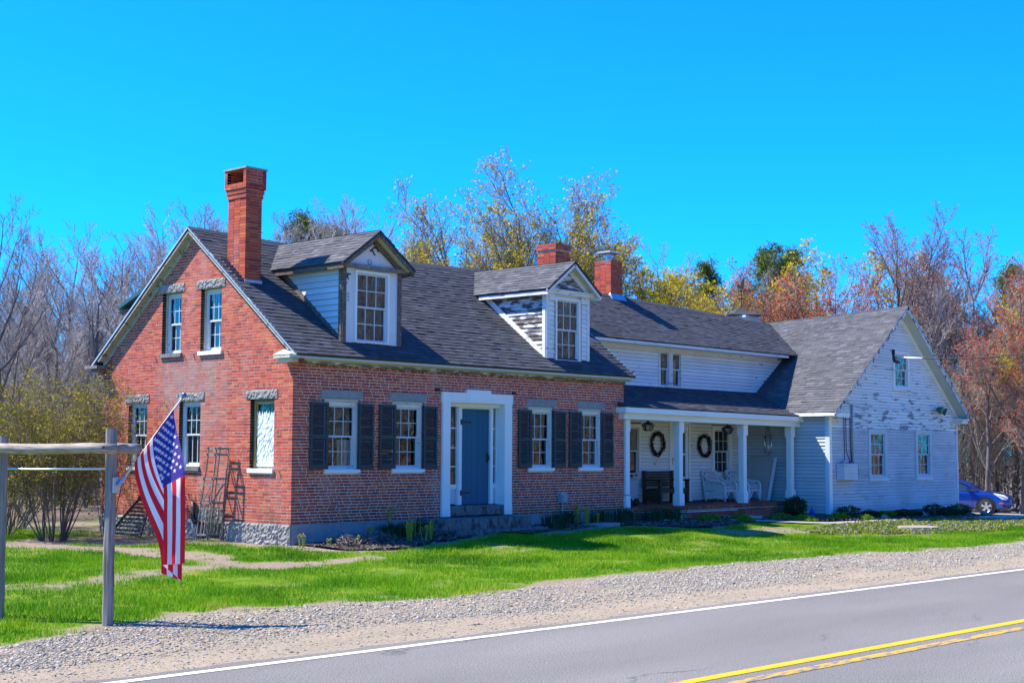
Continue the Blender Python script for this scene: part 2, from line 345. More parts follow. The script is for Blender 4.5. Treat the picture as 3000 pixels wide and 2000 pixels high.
# ---- clapboards
def boards(F, lim, z0, z1, expo, holes, parent, mat, name='clapboard', thick=.027, rng=random, n0=0.0):
    z = z0; i = 0
    while z < z1-.02:
        za, zb = z, min(z+expo, z1); zt = min(zb, z1+.005); a0, b0 = lim(za); a1, b1 = lim(zt)
        mm = mat(za) if callable(mat) else mat
        if b0-a0 > .03:
            cuts = [(h[0], h[1]) for h in holes if h[2] < zb-.01 and h[3] > za+.01]
            segs = split(min(a0, a1), max(b0, b1), cuts)
            for (c, d) in segs:
                l0, l1 = (a0, a1) if c <= min(a0, a1)+1e-6 else (c, c)
                e0, e1 = (b0, b1) if d >= max(b0, b1)-1e-6 else (d, d)
                if l1 > e1: l1 = e1 = (l1+e1)/2
                if e0-l0 < .02: continue
                t = thick*rng.uniform(.9, 1.2); s0 = rng.uniform(.006, .010)
                m = MB(); m.add([F.p(l0, n0, za+s0), F.p(e0, n0, za+s0), F.p(e0, n0+t, za+s0), F.p(l0, n0+t, za+s0), F.p(l1, n0, zt), F.p(e1, n0, zt), F.p(e1, n0+.004, zt), F.p(l1, n0+.004, zt)], BOXF)
                m.build(name, mm, parent)
        z += expo; i += 1
# ---- shingles on a roof surface S(a, s): a = metres along the eave, s = metres up the slope
def shingles(Sf, N, lim, s1, expo, rng, keep=None, wid=(.13, .29)):
    out = []; s = 0.0; N = np.array(N, float)
    while s < s1-.03:
        a0, a1 = lim(s+expo*.5); a = a0-rng.uniform(0, .25)
        while a < a1:
            w = rng.uniform(*wid); x0, x1 = max(a, a0), min(a+w, a1); a += w
            if x1-x0 < .03: continue
            c = np.array(Sf((x0+x1)/2, s+expo/2))
            if keep is not None and not keep(c): continue
            l = .013+rng.random()**3*.012; top = min(s+expo*1.05, s1+.02); ds = rng.uniform(-.004, .004)
            q = [np.array(Sf(x0+.002, s+ds)), np.array(Sf(x1-.002, s+ds)), np.array(Sf(x1-.002, top)), np.array(Sf(x0+.002, top))]
            v = [q[0]+N*l, q[1]+N*l, q[2]+N*.004, q[3]+N*.004, q[0], q[1], q[2]-N*.003, q[3]-N*.003]
            out.append((c, v))
        s += expo
    return out
SHF = [(0, 1, 2, 3), (4, 5, 1, 0), (5, 6, 2, 1), (7, 4, 0, 3)]
def place_shingles(items, roof, single, rng, mat='shingle'):
    items = sorted(items, key=lambda t: dist(t[0])); 
    for c, v in items[:single]:
        m = MB(); m.add(v, SHF); m.build('shingle', mat+'_o', roof)
    m = MB()
    for c, v in items[single:]: m.rv = rng.random(); m.add(v, SHF)
    if m.v: m.build('shingle', mat+'_a', roof, rnd=True, kind='stuff')
# ---- windows
def window(parent, F, u0, u1, z0, z1, n=-.02, cw=.06, cols=3, rows=(2, 2), frame='white', sash='sash', inner='dark', curtain=None, sill=None, proud=.05, cur=(0, 1, 0, 1), name='window', inset=.38, mt=.016, st=.04, curn=.1):
    m = MB()
    m.fbox(F, u0, u0+cw, n-.1, n+proud, z0, z1); m.fbox(F, u1-cw, u1, n-.1, n+proud, z0, z1); m.fbox(F, u0+cw, u1-cw, n-.1, n+proud, z1-cw, z1); m.fbox(F, u0+cw, u1-cw, n-.1, n+proud-.01, z0, z0+cw*.6)
    w = m.build(name, frame, parent)
    a, b, c, d = u0+cw, u1-cw, z0+cw*.6, z1-cw; zm = (c+d)/2
    for i, (lo, hi, nn) in enumerate(((zm-.02, d, n-.012), (c, zm+.02, n-.05))):
        m = MB(); m.fbox(F, a, a+st, nn-.03, nn, lo, hi); m.fbox(F, b-st, b, nn-.03, nn, lo, hi); m.fbox(F, a+st, b-st, nn-.03, nn, lo, lo+st); m.fbox(F, a+st, b-st, nn-.03, nn, hi-st, hi)
        A, B, C, D = a+st, b-st, lo+st, hi-st
        for k in range(1, cols): x = A+(B-A)*k/cols; m.fbox(F, x-mt/2, x+mt/2, nn-.024, nn-.004, C, D)
        for k in range(1, rows[i]): z = C+(D-C)*k/rows[i]; m.fbox(F, A, B, nn-.022, nn-.006, z-mt/2, z+mt/2)
        m.build('sash', sash, w)
        for p in range(cols):
            for q in range(rows[i]):
                x0 = A+(B-A)*p/cols; x1 = A+(B-A)*(p+1)/cols; y0 = C+(D-C)*q/rows[i]; y1 = C+(D-C)*(q+1)/rows[i]
                t = random.uniform(-.002, .002); m = MB(); m.quad(F.p(x0, nn-.016+t, y0), F.p(x1, nn-.016-t, y0), F.p(x1, nn-.016+t, y1), F.p(x0, nn-.016-t, y1)); m.build('pane', 'glass', w)
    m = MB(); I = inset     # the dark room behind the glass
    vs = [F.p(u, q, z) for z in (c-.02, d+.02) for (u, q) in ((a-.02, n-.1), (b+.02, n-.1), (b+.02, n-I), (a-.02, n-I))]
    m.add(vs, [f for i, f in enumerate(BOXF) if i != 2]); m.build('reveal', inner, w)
    if curtain:
        cl = curtain if isinstance(curtain, (list, tuple)) else [(curtain,)+tuple(cur)]
        for (mt_, f0, f1, g0, g1) in cl:
            m = MB(); nn = 26; x0 = a+(b-a)*f0; x1 = a+(b-a)*f1; y0 = c+(d-c)*g0; y1 = c+(d-c)*g1; ph = random.random()*6
            for i in range(nn):
                for t in (0, 1):
                    pass
            vs = []
            for i in range(nn+1):
                x = x0+(x1-x0)*i/nn; q = n-curn-.02*math.sin(i*1.3+ph)-.012*math.sin(i*2.9+ph)
                vs += [F.p(x, q, y0), F.p(x+.01*math.sin(i), q-.004, y1)]
            m.add(vs, [(2*i, 2*i+2, 2*i+3, 2*i+1) for i in range(nn)]); m.build('curtain', mt_, w, smooth=True)
    if sill:
        (s0, s1, q0, q1, mt_, pr_) = sill; m = MB(); m.fbox(F, s0, s1, n-.08, pr_, q0, q1); m.build('sill', mt_, w)
    return w
def rough_slab(name, F, u0, u1, z0, z1, n, parent, mat, amp=.02, thick=.2, du=.035, seed=1, **props):
    """hewn stone: a front face of many facets"""
    rg = np.random.RandomState(seed); nu = max(2, int((u1-u0)/du)); nz = max(2, int((z1-z0)/du)); m = MB(); idx = {}
    vs = []
    for j in range(nz+1):
        for i in range(nu+1):
            e = i in (0, nu) or j in (0, nz)
            q = n-(amp*.8 if e else 0)+(0 if e else rg.uniform(-amp, amp)); ju = 0 if i in (0, nu) else rg.uniform(-.3, .3)*du; jz = 0 if j in (0, nz) else rg.uniform(-.3, .3)*du
            idx[i, j] = len(vs); vs.append(F.p(u0+(u1-u0)*i/nu+ju, q, z0+(z1-z0)*j/nz+jz))
    fs = [(idx[i, j], idx[i+1, j], idx[i+1, j+1], idx[i, j+1]) for i in range(nu) for j in range(nz)]
    m.add(vs, fs); m.fbox(F, u0, u1, n-thick, n-amp*.85, z0, z1)
    return m.build(name, mat, parent, **props)
# ---- ground height
def sst(a, b, x):
    t = np.clip((x-a)/(b-a), 0, 1); return t*t*(3-2*t)
def hgt(x, y):
    x = np.asarray(x, float); y = np.asarray(y, float)
    g = np.interp(x, [-30, -6, 0, 5, 13, 18.6, 27, 33, 60], [.05, .12, .17, .30, .30, .22, .05, -.35, -.9])
    return -.15+g*sst(-5.0, -.4, y)
def hz(x, y): return float(hgt(x, y))

# ---------------------------------------------------------------- the ground, road and beds
RS = np.random.RandomState(7); RG = random.Random(11); random.seed(3)
def vnoise(x, y, sc, seed=0):
    """smooth value noise for numpy arrays"""
    x = np.asarray(x)*sc; y = np.asarray(y)*sc; xi = np.floor(x).astype(int); yi = np.floor(y).astype(int); fx = x-xi; fy = y-yi
    def h(a, b):
        n = (a*374761393+b*668265263+seed*974711) & 0x7fffffff; n = ((n ^ (n >> 13))*1274126177) & 0x7fffffff; return ((n ^ (n >> 16)) & 0xffff)/65535.0
    sx = fx*fx*(3-2*fx); sy = fy*fy*(3-2*fy)
    return (h(xi, yi)*(1-sx)+h(xi+1, yi)*sx)*(1-sy)+(h(xi, yi+1)*(1-sx)+h(xi+1, yi+1)*sx)*sy
def fbm(x, y, sc, seed=0): return (vnoise(x, y, sc, seed)*.55+vnoise(x, y, sc*2.1, seed+1)*.3+vnoise(x, y, sc*4.3, seed+2)*.15)
def dpoly(x, y, pts):
    d = np.full(np.shape(x), 1e9)
    for (x0, y0), (x1, y1) in zip(pts, pts[1:]):
        dx, dy = x1-x0, y1-y0; t = np.clip(((x-x0)*dx+(y-y0)*dy)/(dx*dx+dy*dy), 0, 1)
        d = np.minimum(d, np.hypot(x-x0-t*dx, y-y0-t*dy))
    return d
GEX = [-60, -10.65, -9.96, -9, -8.3, -7.6, -6.9, -5.5, -4, -3, -1.8, -.2, 1.3, 2.2, 3.8, 5, 6, 7.3, 8.9, 10.5, 12.6, 14.3, 40, 60]
GEY = [-10.3, -8.6, -8.3, -7.85, -7.6, -7.45, -7.42, -7.75, -8.2, -8.3, -8.15, -7.85, -7.75, -7.9, -7.65, -7.65, -7.75, -7.95, -8.25, -8.55, -8.75, -8.9, -10, -11]
BEX = [-.6, -.45, 0, .85, 2.1, 3.6, 4.8, 5.5, 6.5, 7.8, 9.4, 10, 11.6, 12.9, 14, 14.6, 16.9, 20, 22, 24, 27.2]
BEY = [-.2, -1.2, -1.9, -2.1, -1.85, -1.5, -1.25, -1.7, -1.6, -1.3, -1.2, -1.9, -2.3, -2.0, -1.85, -1.75, -2.2, -2.3, -2.8, -3.2, -2.3]
def in_bed(x, y):
    n = (vnoise(x, y, 2.5, 3)-.5)*.5
    return (x > -.6) & (x < 27.3) & (y > np.interp(x, BEX, BEY)+n) & (y < 1.8)
def bareness(x, y):
    n = fbm(x, y, 1.2, 5); f = fbm(x, y, 4.5, 9); b = np.zeros(np.shape(x))
    for pts, w, s in (([(-12, -2.5), (-7.4, -2.7), (-6.7, -3.15), (-6, -2.96), (-5.2, -2.6), (-4.2, -2.5)], .42, .95), ([(-4.2, -2.4), (-3.3, -2.5), (-2.3, -2.75), (-.3, -2.75)], .38, .95), ([(-3.2, -1.2), (-3.2, -2.4)], .5, .9),
                      ([(-6, 5.2), (-3.8, 4.2), (-3.2, 3.0), (-2.7, 1.4), (-2.8, .2), (-2.8, -1.0)], .6, 1.0), ([(-2.3, 4.4), (-1.2, 3.6)], 1.4, 1.3), ([(11.3, -3.0), (13.5, -3.1), (14.2, -3.6)], .7, .8), ([(14.2, -5), (16, -5.2)], .4, .8)):
        d = dpoly(x, y, pts); b = np.maximum(b, s*(1-sst(w*.5, w*1.35, d+(n-.5)*.7)))
    ge = np.interp(x, GEX, GEY); b = np.maximum(b, 1.1*(1-sst(.05, .8, y-ge+(n-.5)*.9)))
    b = np.maximum(b, np.where(in_bed(x, y), 1.4, 0)); b = np.maximum(b, (.75*(1-sst(-.1, .45, np.where(x > -1, np.interp(x, BEX, BEY)-y, 3)))))
    b = np.maximum(b, .5*sst(.5, .75, n)); return b*(.3+1.25*fbm(x, y, 3.6, 51))+(f-.5)*.55
xs = np.unique(np.round(np.concatenate([np.linspace(-400, -40, 8), np.linspace(-40, -16, 12), np.arange(-16, 31, .22), np.linspace(31, 70, 40), np.linspace(75, 500, 10)]), 3))
ys = np.unique(np.round(np.concatenate([np.linspace(-400, -40, 8), np.linspace(-40, -16, 12), np.arange(-16, 9, .22), np.linspace(9, 60, 40), np.linspace(65, 500, 10)]), 3))
X, Y = np.meshgrid(xs, ys); Z = hgt(X, Y); nx, ny = len(xs), len(ys)
Z = Z+(vnoise(X, Y, .9, 2)-.5)*.05*((Y > -9) & (Y < 30))
I = np.arange(nx*ny).reshape(ny, nx); Fq = np.stack([I[:-1, :-1], I[:-1, 1:], I[1:, 1:], I[1:, :-1]], -1).reshape(-1, 4)
gm = np_mesh('ground', np.stack([X, Y, Z], -1).reshape(-1, 3), Fq, np.clip(bareness(X, Y), 0, 1.5).ravel())
woodsy = sst(8.5, 13, Y+.15*X*(X < 0)-.0*X)+sst(31, 36, X)*sst(-2.5, 0, Y); woodsy = np.clip(woodsy+(Y < -24), 0, 1)
a = gm.attributes.new('litter', 'FLOAT', 'POINT'); a.data.foreach_set('value', woodsy.ravel().astype(np.float32))
def m_ground():
    b = NB('ground'); f = b.n('Attribute', attribute_name='rnd').outputs['Fac']; l = b.n('Attribute', attribute_name='litter').outputs['Fac']
    g = b.ramp(b.noise(3, 6, rough=.65), [(.3, (.07, .16, .006)), (.5, (.12, .21, .008)), (.62, (.2, .23, .02)), (.78, (.3, .25, .08))])
    s = b.ramp(b.noise(26, 5, rough=.7), [(.3, (.13, .09, .06)), (.5, (.26, .2, .145)), (.72, (.42, .35, .27))])
    w = b.ramp(b.noise(9, 6, rough=.7), [(.3, (.06, .045, .035)), (.55, (.17, .125, .09)), (.75, (.27, .21, .15))])
    k = b.math('ADD', f, b.math('MULTIPLY', b.math('SUBTRACT', b.noise(11, 4), .5), .8))
    c = b.mix(b.ramp(k, [(.3, 0), (.85, 1)]), g, s); c = b.mix(l, c, w)
    return b.out(b.pr(c, .95, b.bump(b.noise(40, 4, rough=.7), .7, .02), .1))
MT['ground'] = m_ground(); link_mesh('ground', gm, 'ground', smooth=True, kind='structure')
def strip(name, mat, f0, f1, x0, x1, dz, step=.5, nv=4, **kw):
    """a sheet between two curves y=f0(x) and y=f1(x), following the ground"""
    xx = np.arange(x0, x1+step, step); V = []; 
    for x in xx:
        for j in range(nv+1):
            y = f0(x)+(f1(x)-f0(x))*j/nv; V.append((x, y, hz(x, y)+dz))
    k = nv+1; F = [(i*k+j, (i+1)*k+j, (i+1)*k+j+1, i*k+j+1) for i in range(len(xx)-1) for j in range(nv)]
    return link_mesh(name, np_mesh(name, V, F), mat, smooth=True, **kw)
ry = lambda o: (lambda x: o-.0345*(x+7))
def m_asphalt():
    b = NB('asphalt'); c = b.ramp(b.noise(70, 4, rough=.75), [(.34, (.045, .042, .036)), (.5, (.165, .152, .132)), (.64, (.37, .345, .3))])
    g = b.n('SeparateXYZ', {0: b.pos()}); v = b.math('ADD', g.outputs[1], b.math('MULTIPLY', g.outputs[0], .0345))
    wv = b.n('TexWave', {'Vector': b.n('CombineXYZ', {0: v}).outputs[0], 'Scale': .16, 'Distortion': 0.0}).outputs['Fac']
    c = b.mix(.22, c, b.ramp(wv, [(0, .78), (1, 1.15)]), 'MULTIPLY'); c = b.mix(.6, c, b.ramp(b.noise(.7, 5, b.pos((.3, 1, 1))), [(.3, .75), (.7, 1.2)]), 'MULTIPLY')
    cr = b.n('TexVoronoi', {'Vector': b.n('VectorMath', {0: b.pos((.22, .5, 1)), 1: b.n('VectorMath', {0: b.n('TexNoise', {'Vector': b.pos(), 'Scale': 1.5, 'Detail': 4.0}).outputs['Color'], 1: (.35, .35, .35)}, operation='MULTIPLY').outputs[0]}, operation='ADD').outputs[0], 'Scale': .55}, feature='DISTANCE_TO_EDGE').outputs['Distance']
    c = b.mix(b.math('MULTIPLY', b.ramp(cr, [(.0, .75), (.006, 0)]), b.ramp(b.noise(.35, 2), [(.5, 0), (.6, 1)])), c, (.03, .03, .03))
    return b.out(b.pr(c, .85, b.bump(b.noise(160, 3), .6, .006), .25))
def m_line(name, col, wear):
    b = NB(name); f = b.ramp(b.noise(14, 6, b.pos((.35, 1.6, 1)), .7), [(1-wear-.05, 0), (1-wear+.05, 1)])
    c = b.mix(f, b.mix(.3, col, b.ramp(b.noise(60, 3), [(.3, .6), (.7, 1.1)]), 'MULTIPLY'), (.15, .155, .165)); return b.out(b.pr(c, .7, b.bump(b.noise(160, 3), .4, .004), .25))
MT['asphalt'] = m_asphalt(); MT['line_w'] = m_line('edge_line_paint', (.78, .76, .7), .38); MT['line_y'] = m_line('yellow_line_paint', (.72, .42, .0), .38); MT['line_y2'] = m_line('worn_yellow_line_paint', (.7, .38, .0), .5)
def m_sand():
    b = NB('sand_shoulder'); c = b.ramp(b.noise(22, 6, rough=.7), [(.28, (.2, .16, .105)), (.5, (.36, .29, .2)), (.72, (.5, .42, .3))]); c = b.mix(.5, c, b.ramp(b.noise(1.1, 4, b.pos((.5, 1.6, 1))), [(.3, .72), (.7, 1.12)]), 'MULTIPLY')
    return b.out(b.pr(c, .95, b.bump(b.noise(50, 5, rough=.75), .8, .02), .1))
MT['sand'] = m_sand()
gel = lambda x: float(np.interp(x, GEX, GEY))+.12*math.sin(x*2.3)+.07*math.sin(x*5.9+1)
strip('gravel_shoulder', 'sand', ry(-11.25), gel, -30, 70, .012, .25, 8, kind='structure')
strip('road', 'asphalt', ry(-19.2), lambda x: ry(-11.22)(x)+.035*math.sin(x*3.1)+.03*math.sin(x*7.7), -60, 160, .022, .25, 4, kind='structure')
strip('edge_line', 'line_w', ry(-11.55), ry(-11.43), -60, 160, .027, 1, 1, kind='structure'); strip('far_edge_line', 'line_w', ry(-18.6), ry(-18.48), -60, 160, .027, 1, 1, kind='structure')
strip('centre_line', 'line_y', ry(-15.02), ry(-14.88), -60, 160, .027, 1, 1, kind='structure'); strip('centre_line', 'line_y2', ry(-15.34), ry(-15.20), -60, 160, .027, 1, 1, kind='structure')
strip('far_shoulder', 'sand', ry(-24), ry(-19.15), -60, 160, .012, 1, 4, kind='structure')
MT['mulch'] = m_rnd('mulch', [(0, (.06, .05, .045)), (1, (.06, .05, .045))], 'obj', .95, 0, .1, .9, 30)
def m_mulch():
    b = NB('bark_mulch'); c = b.ramp(b.noise(30, 5, rough=.75), [(.3, (.035, .028, .026)), (.5, (.1, .078, .065)), (.66, (.2, .16, .13)), (.78, (.42, .38, .34))])
    return b.out(b.pr(c, .95, b.bump(b.noise(45, 5, rough=.8), 1, .03), .1))
MT['mulch'] = m_mulch()
strip('mulch_bed', 'mulch', lambda x: float(np.interp(x, BEX, BEY))+.18+.1*math.sin(x*3.3)+.06*math.sin(x*8), lambda x: 1.9 if 10.7 < x < 18.6 else .05, .1, 18.6, .035, .2, 6, kind='structure')
strip('mulch_bed', 'mulch', lambda x: float(np.interp(x, BEX, BEY))+.2+.08*math.sin(x*3.3), lambda x: -1.2, 18.7, 27.1, .035, .2, 4, kind='structure')
MT['path'] = m_granite('path_concrete', .34, .5, tint=(1, .95, .88))
WLx = [13.4, 14.2, 15.2, 16.5, 18.5, 20.5, 22]
strip('path', 'path', lambda x: float(np.interp(x, WLx, [-1.5, -2.0, -2.4, -2.85, -2.95, -2.9, -2.95])), lambda x: float(np.interp(x, WLx, [-1.35, -1.45, -2.1, -2.55, -2.55, -2.6, -2.8])), 13.4, 22, .055, .2, 3, kind='structure')
strip('driveway', 'path', lambda x: -4.1+.0*x if x < 28 else -4.1-.35*(x-28), lambda x: -2.7 if x < 27.3 else 9, 24.2, 42, .05, .4, 8, kind='structure')

# ---- grass, gravel stones and ground cover, all past counting
def blades(name, mat, P, h, w, lean, tint, rs):
    n = len(P); a = rs.uniform(0, 2*np.pi, n); l = rs.uniform(0, 2*np.pi, n); wx = np.cos(a)*w*.5; wy = np.sin(a)*w*.5
    V = np.empty((n, 3, 3)); V[:, 0] = P; V[:, 1] = P; V[:, 2] = P
    V[:, 0, 0] -= wx; V[:, 0, 1] -= wy; V[:, 1, 0] += wx; V[:, 1, 1] += wy
    V[:, 2, 2] += h; V[:, 2, 0] += np.cos(l)*lean*h; V[:, 2, 1] += np.sin(l)*lean*h
    V[:, :2, 2] -= .01
    return np_mesh(name, V.reshape(-1, 3), np.arange(n*3).reshape(-1, 3), np.repeat(tint, 3))
def lawn_pts(n, x0, x1, y0, y1, rs):
    x = rs.uniform(x0, x1, n); y = rs.uniform(y0, y1, n); b = bareness(x, y); ge = np.interp(x, GEX, GEY)
    hse = ((x > -.05) & (y > -.05) & (x < 11)) | ((x > 10.7) & (y > -1.4)) | ((x > 18.6) & (y > -1.35))
    pth = (x > 13.3) & (y > np.interp(x, WLx, [-1.6, -2.35, -2.95, -3.25, -3.2, -3.1, -3.0])) & (y < -1.2)
    drv = (x > 24.1) & (y > -4.15); vin = vinca_mask(x, y)
    k = (rs.uniform(0, 1, n) > sst(.25, .9, b)) & (rs.uniform(0, 1, n) < .5+.9*fbm(x, y, 1.6, 91)) & ~hse & (y > ge-.15) & ~in_bed(x, y) & ~pth & ~drv & ~(vin & (rs.uniform(0, 1, n) < .8))
    return x[k], y[k], b[k]
def vinca_mask(x, y):
    lo = np.interp(x, [13.2, 15, 16.2, 17.5, 23.7, 34], [-3.9, -5, -5.9, -6.6, -5.4, -6.0]); hi = np.interp(x, [13.2, 15.2, 18.1, 20.1, 22.1, 24, 34], [-3.85, -3.3, -3.0, -3.1, -3.2, -4.2, -6])
    n = (vnoise(x, y, 1.5, 8)-.5)*.9
    return (x > 13.3) & (y > lo+n) & (y < hi+.15)
rs = np.random.RandomState(21)
x, y, b = lawn_pts(560000, -14, 26, -9.6, 1.0, rs); x2, y2, b2 = lawn_pts(110000, -16, -.1, 1.0, 12, rs)
x = np.concatenate([x, x2]); y = np.concatenate([y, y2]); b = np.concatenate([b, b2])
hh = (.032+.075*vnoise(x, y, 2.2, 4)**1.5)*rs.uniform(.55, 1.35, len(x))*(1-.4*np.clip(b, 0, 1)); 
tuft = vnoise(x, y, 1.1, 14) > .78; hh = hh*np.where(tuft, 1.45, 1)
tint = np.clip(-.12+.95*fbm(x, y, .9, 31)+.5*(fbm(x, y, .35, 61)-.5)+.25*np.clip(b, 0, 1)+rs.normal(0, .16, len(x)), 0, 1)
link_mesh('grass', blades('grass', 'grass', np.stack([x, y, hgt(x, y)], -1), hh, rs.uniform(.008, .016, len(x)), rs.uniform(.1, .8, len(x)), tint, rs), 'grass', kind='stuff', label='bright green spring lawn grass in front of the house', category='grass')
def stones(name, P, size, rs, flat=.5):
    n = len(P); O = np.array([(1, 0, 0), (0, 1, 0), (-1, 0, 0), (0, -1, 0), (.2, .1, 1), (0, 0, -.6)], float); V = O[None]*rs.uniform(.6, 1.3, (n, 6, 1))+rs.normal(0, .12, (n, 6, 3))
    V[:, :, 2] *= flat; a = rs.uniform(0, 6.3, n); c, s = np.cos(a)[:, None], np.sin(a)[:, None]; vx = V[:, :, 0]*c-V[:, :, 1]*s; vy = V[:, :, 0]*s+V[:, :, 1]*c
    V[:, :, 0] = vx; V[:, :, 1] = vy; V *= size[:, None, None]; V += P[:, None]
    F = np.array([(0, 1, 4), (1, 2, 4), (2, 3, 4), (3, 0, 4), (1, 0, 5), (2, 1, 5), (3, 2, 5), (0, 3, 5)]); F = (F[None]+np.arange(n)[:, None, None]*6).reshape(-1, 3)
    return np_mesh(name, V.reshape(-1, 3), F, np.repeat(rs.uniform(0, 1, n), 6))
n = 300000; x = rs.uniform(-13, 34, n); ge = np.interp(x, GEX, GEY); e = -11.28-.0345*(x+7); t = rs.uniform(0, 1, n); y = e+(ge+.1-e)*t
tw = t+(vnoise(x*.5, y*1.5, .9, 44)-.5)*.35+(vnoise(x, y, 4, 45)-.5)*.12; dens = .09+.5*sst(.22, .55, tw)*(.25+1.3*vnoise(x*.45, y, 1.6, 41))*(1-.7*sst(.84, 1, t)*(x > -9.5)*(x < -4.5)); k = rs.uniform(0, 1, n) < dens
x, y, t = x[k], y[k], t[k]; sz = np.where(t > .36, rs.gamma(1.6, .0052, len(x))+.0045, rs.gamma(1.5, .0042, len(x))+.0035)
link_mesh('gravel', stones('gravel', np.stack([x, y, hgt(x, y)+.014], -1), np.clip(sz, .006, .055), rs), 'stone', kind='stuff', label='loose grey and white crushed stone along the roadside', category='gravel')
x = rs.uniform(13, 32, 60000); y = rs.uniform(-7, -2.8, 60000); k = vinca_mask(x, y) & (fbm(x, y, 2.2, 77) < .62); x, y = x[k], y[k]; n = len(x)
P = np.stack([x, y, hgt(x, y)+rs.uniform(.01, .11, n)], -1); 
def leafquads(P, size, rs, tilt=1.0, squash=.5):
    n = len(P); d = rs.normal(0, 1, (n, 3)); d[:, 2] *= tilt; d /= np.linalg.norm(d, axis=1)[:, None]; e = np.cross(d, rs.normal(0, 1, (n, 3))); e /= np.linalg.norm(e, axis=1)[:, None]
    s = np.asarray(size)[:, None] if np.ndim(size) else size
    V = np.stack([P-d*s, P+e*s*squash, P+d*s, P-e*s*squash], 1); return V.reshape(-1, 3), np.arange(n*4).reshape(-1, 4)
V, F = leafquads(P, rs.uniform(.025, .05, n), rs); link_mesh('ground_cover', np_mesh('ground_cover', V, F, np.repeat(rs.uniform(0, 1, n), 4)), 'vinca', kind='stuff', label='low yellow green creeping plants with small purple flowers on the right lawn', category='ground cover')
n = 9000; x = rs.uniform(.0, 27, n); bo = np.interp(x, BEX, BEY); y = bo+rs.uniform(.0, 1.5, n); k = (y < np.where(x > 18.6, -1.4, -.1)) & ~((x > 3.4) & (x < 6.7) & (y > -1.6)); x, y = x[k], y[k]; n = len(x)
V, F = leafquads(np.stack([x, y, hgt(x, y)+rs.uniform(.035, .06, n)], -1), rs.uniform(.015, .045, n), rs, .35, .4); link_mesh('leaf_litter', np_mesh('leaf_litter', V, F, np.repeat(rs.uniform(0, 1, n)**2, 4)), 'dry', kind='stuff', label='dry leaf scraps lying on the mulch beds', category='leaf litter')

# ---------------------------------------------------------------- the brick house
L, D, ZB, ZC, YR = 10.71, 6.93, .434, 3.70, 3.465
house = thing('brick_house', 'old red brick house with two dormers, black shutters and a blue front door', 'house', (0, 0, 0))
FS = Frame((0, 0, 0), (1, 0, 0), (0, -1, 0)); FG = Frame((0, D, 0), (0, -1, 0), (-1, 0, 0))
FR = Frame((L, 0, 0), (0, 1, 0), (1, 0, 0)); FB = Frame((L, D, 0), (-1, 0, 0), (0, 1, 0))
roofz = lambda y: 3.82+.775*(min(y, 2*YR-y)+.28)
WF = [(.82, 1.77, .73, 1.86), (2.70, 3.63, 2.61, 3.735), (7.05, 7.97, 7.0, 8.105), (8.895, 9.825, 8.86, 9.945)]
hF = [(a, b, 1.4434, 2.97) for a, b, _, _ in WF]+[(c, d, 2.966, 3.148) for _, _, c, d in WF]+[(4.2, 6.42, ZB, 3.19)]
WG = [(1.07, 1.82, .943, 1.895), (3.045, 3.83, 2.941, 3.966), (5.56, 6.35, 5.42, 6.458)]
WU = [(2.32, 3.05, 2.156, 3.155), (3.76, 4.51, 3.603, 4.633)]
hG = [(a, b, 1.44, 2.95) for a, b, _, _ in WG]+[(c, d, 2.945, 3.141) for _, _, c, d in WG]+[(a, b, 3.92, 5.36) for a, b, _, _ in WU]+[(c, d, 5.355, 5.552) for _, _, c, d in WU]+[(3.82, 4.68, ZB, .70)]
m = MB(); backing(m, FS, .0035, L, ZB, lambda u: ZC+.02, hF, -.34, -.0025); wallf = m.build('wall', 'mortar_front', house); m = MB()
backing(m, FG, .34, D-.34, ZB, lambda u: roofz(D-u)-.10, hG, -.34, -.003, (D-YR,)); backing(m, FG, 0.0, .34, ZB, lambda u: ZC, [], -.34, -.003); backing(m, FG, D-.34, D-.003, ZB, lambda u: ZC, [], -.34, -.003)
backing(m, FR, .34, D-.34, ZB, lambda u: roofz(u)-.10, [], -.34, 0, (YR,)); backing(m, FB, 0, L-.0095, ZB, lambda u: ZC+.02, [], -.34, 0)
wall = m.build('wall', 'mortar', house)
place_bricks([(FS, b) for b in brick_list(FS, lambda z: (.104, L), ZB, ZC, hF, pat_flem, RG)], wallf, 130, RG); items = []
def limG(z):
    if z < ZC-.02: return (0, D)
    y = (z+.115-3.82)/.775-.28; return (D-(2*YR-y), D-y)
items += [(FG, b) for b in brick_list(FG, limG, ZB, 6.62, hG, pat_comm, RG)]
place_bricks(items, wall, 110, RG)
# granite foundation: hewn on the gable, smooth along the front
for i, (a, b) in enumerate(((0, 2.1), (2.1, 3.75), (4.75, 6.55), (6.55, 6.93))): rough_slab('foundation_stone', FG, a+.006, b-.006, -.4, ZB-.004, .03, house, 'granite', .02, .4, .04, 5+i)
rough_slab('foundation_stone', FG, 3.85, 4.65, .44, .69, .012, house, 'granite', .014, .3, .04, 12)
for a, b in ((.03, 1.9), (1.9, 4.15), (6.5, 8.4), (8.4, L)):
    m = MB(); m.fbox(FS, a+.003, b-.003, -.38, .024, -.4, ZB-.004); m.build('foundation_stone', 'granite_s', house)
m = MB(); m.fbox(FG, 3.76, 3.84, -.1, .02, .0, .43); m.fbox(FG, 4.66, 4.74, -.1, .02, .0, .43); m.fbox(FG, 3.84, 4.66, -.1, .01, .38, .43); m.fbox(FG, 3.84, 4.66, -.14, -.11, -.05, .38); f = m.build('cellar_window', 'wood_grey', house)
m = MB(); m.quad(FG.p(3.84, -.1, .0), FG.p(4.66, -.1, .0), FG.p(4.66, -.1, .38), FG.p(3.84, -.1, .38)); m.build('pane', 'glass', f)
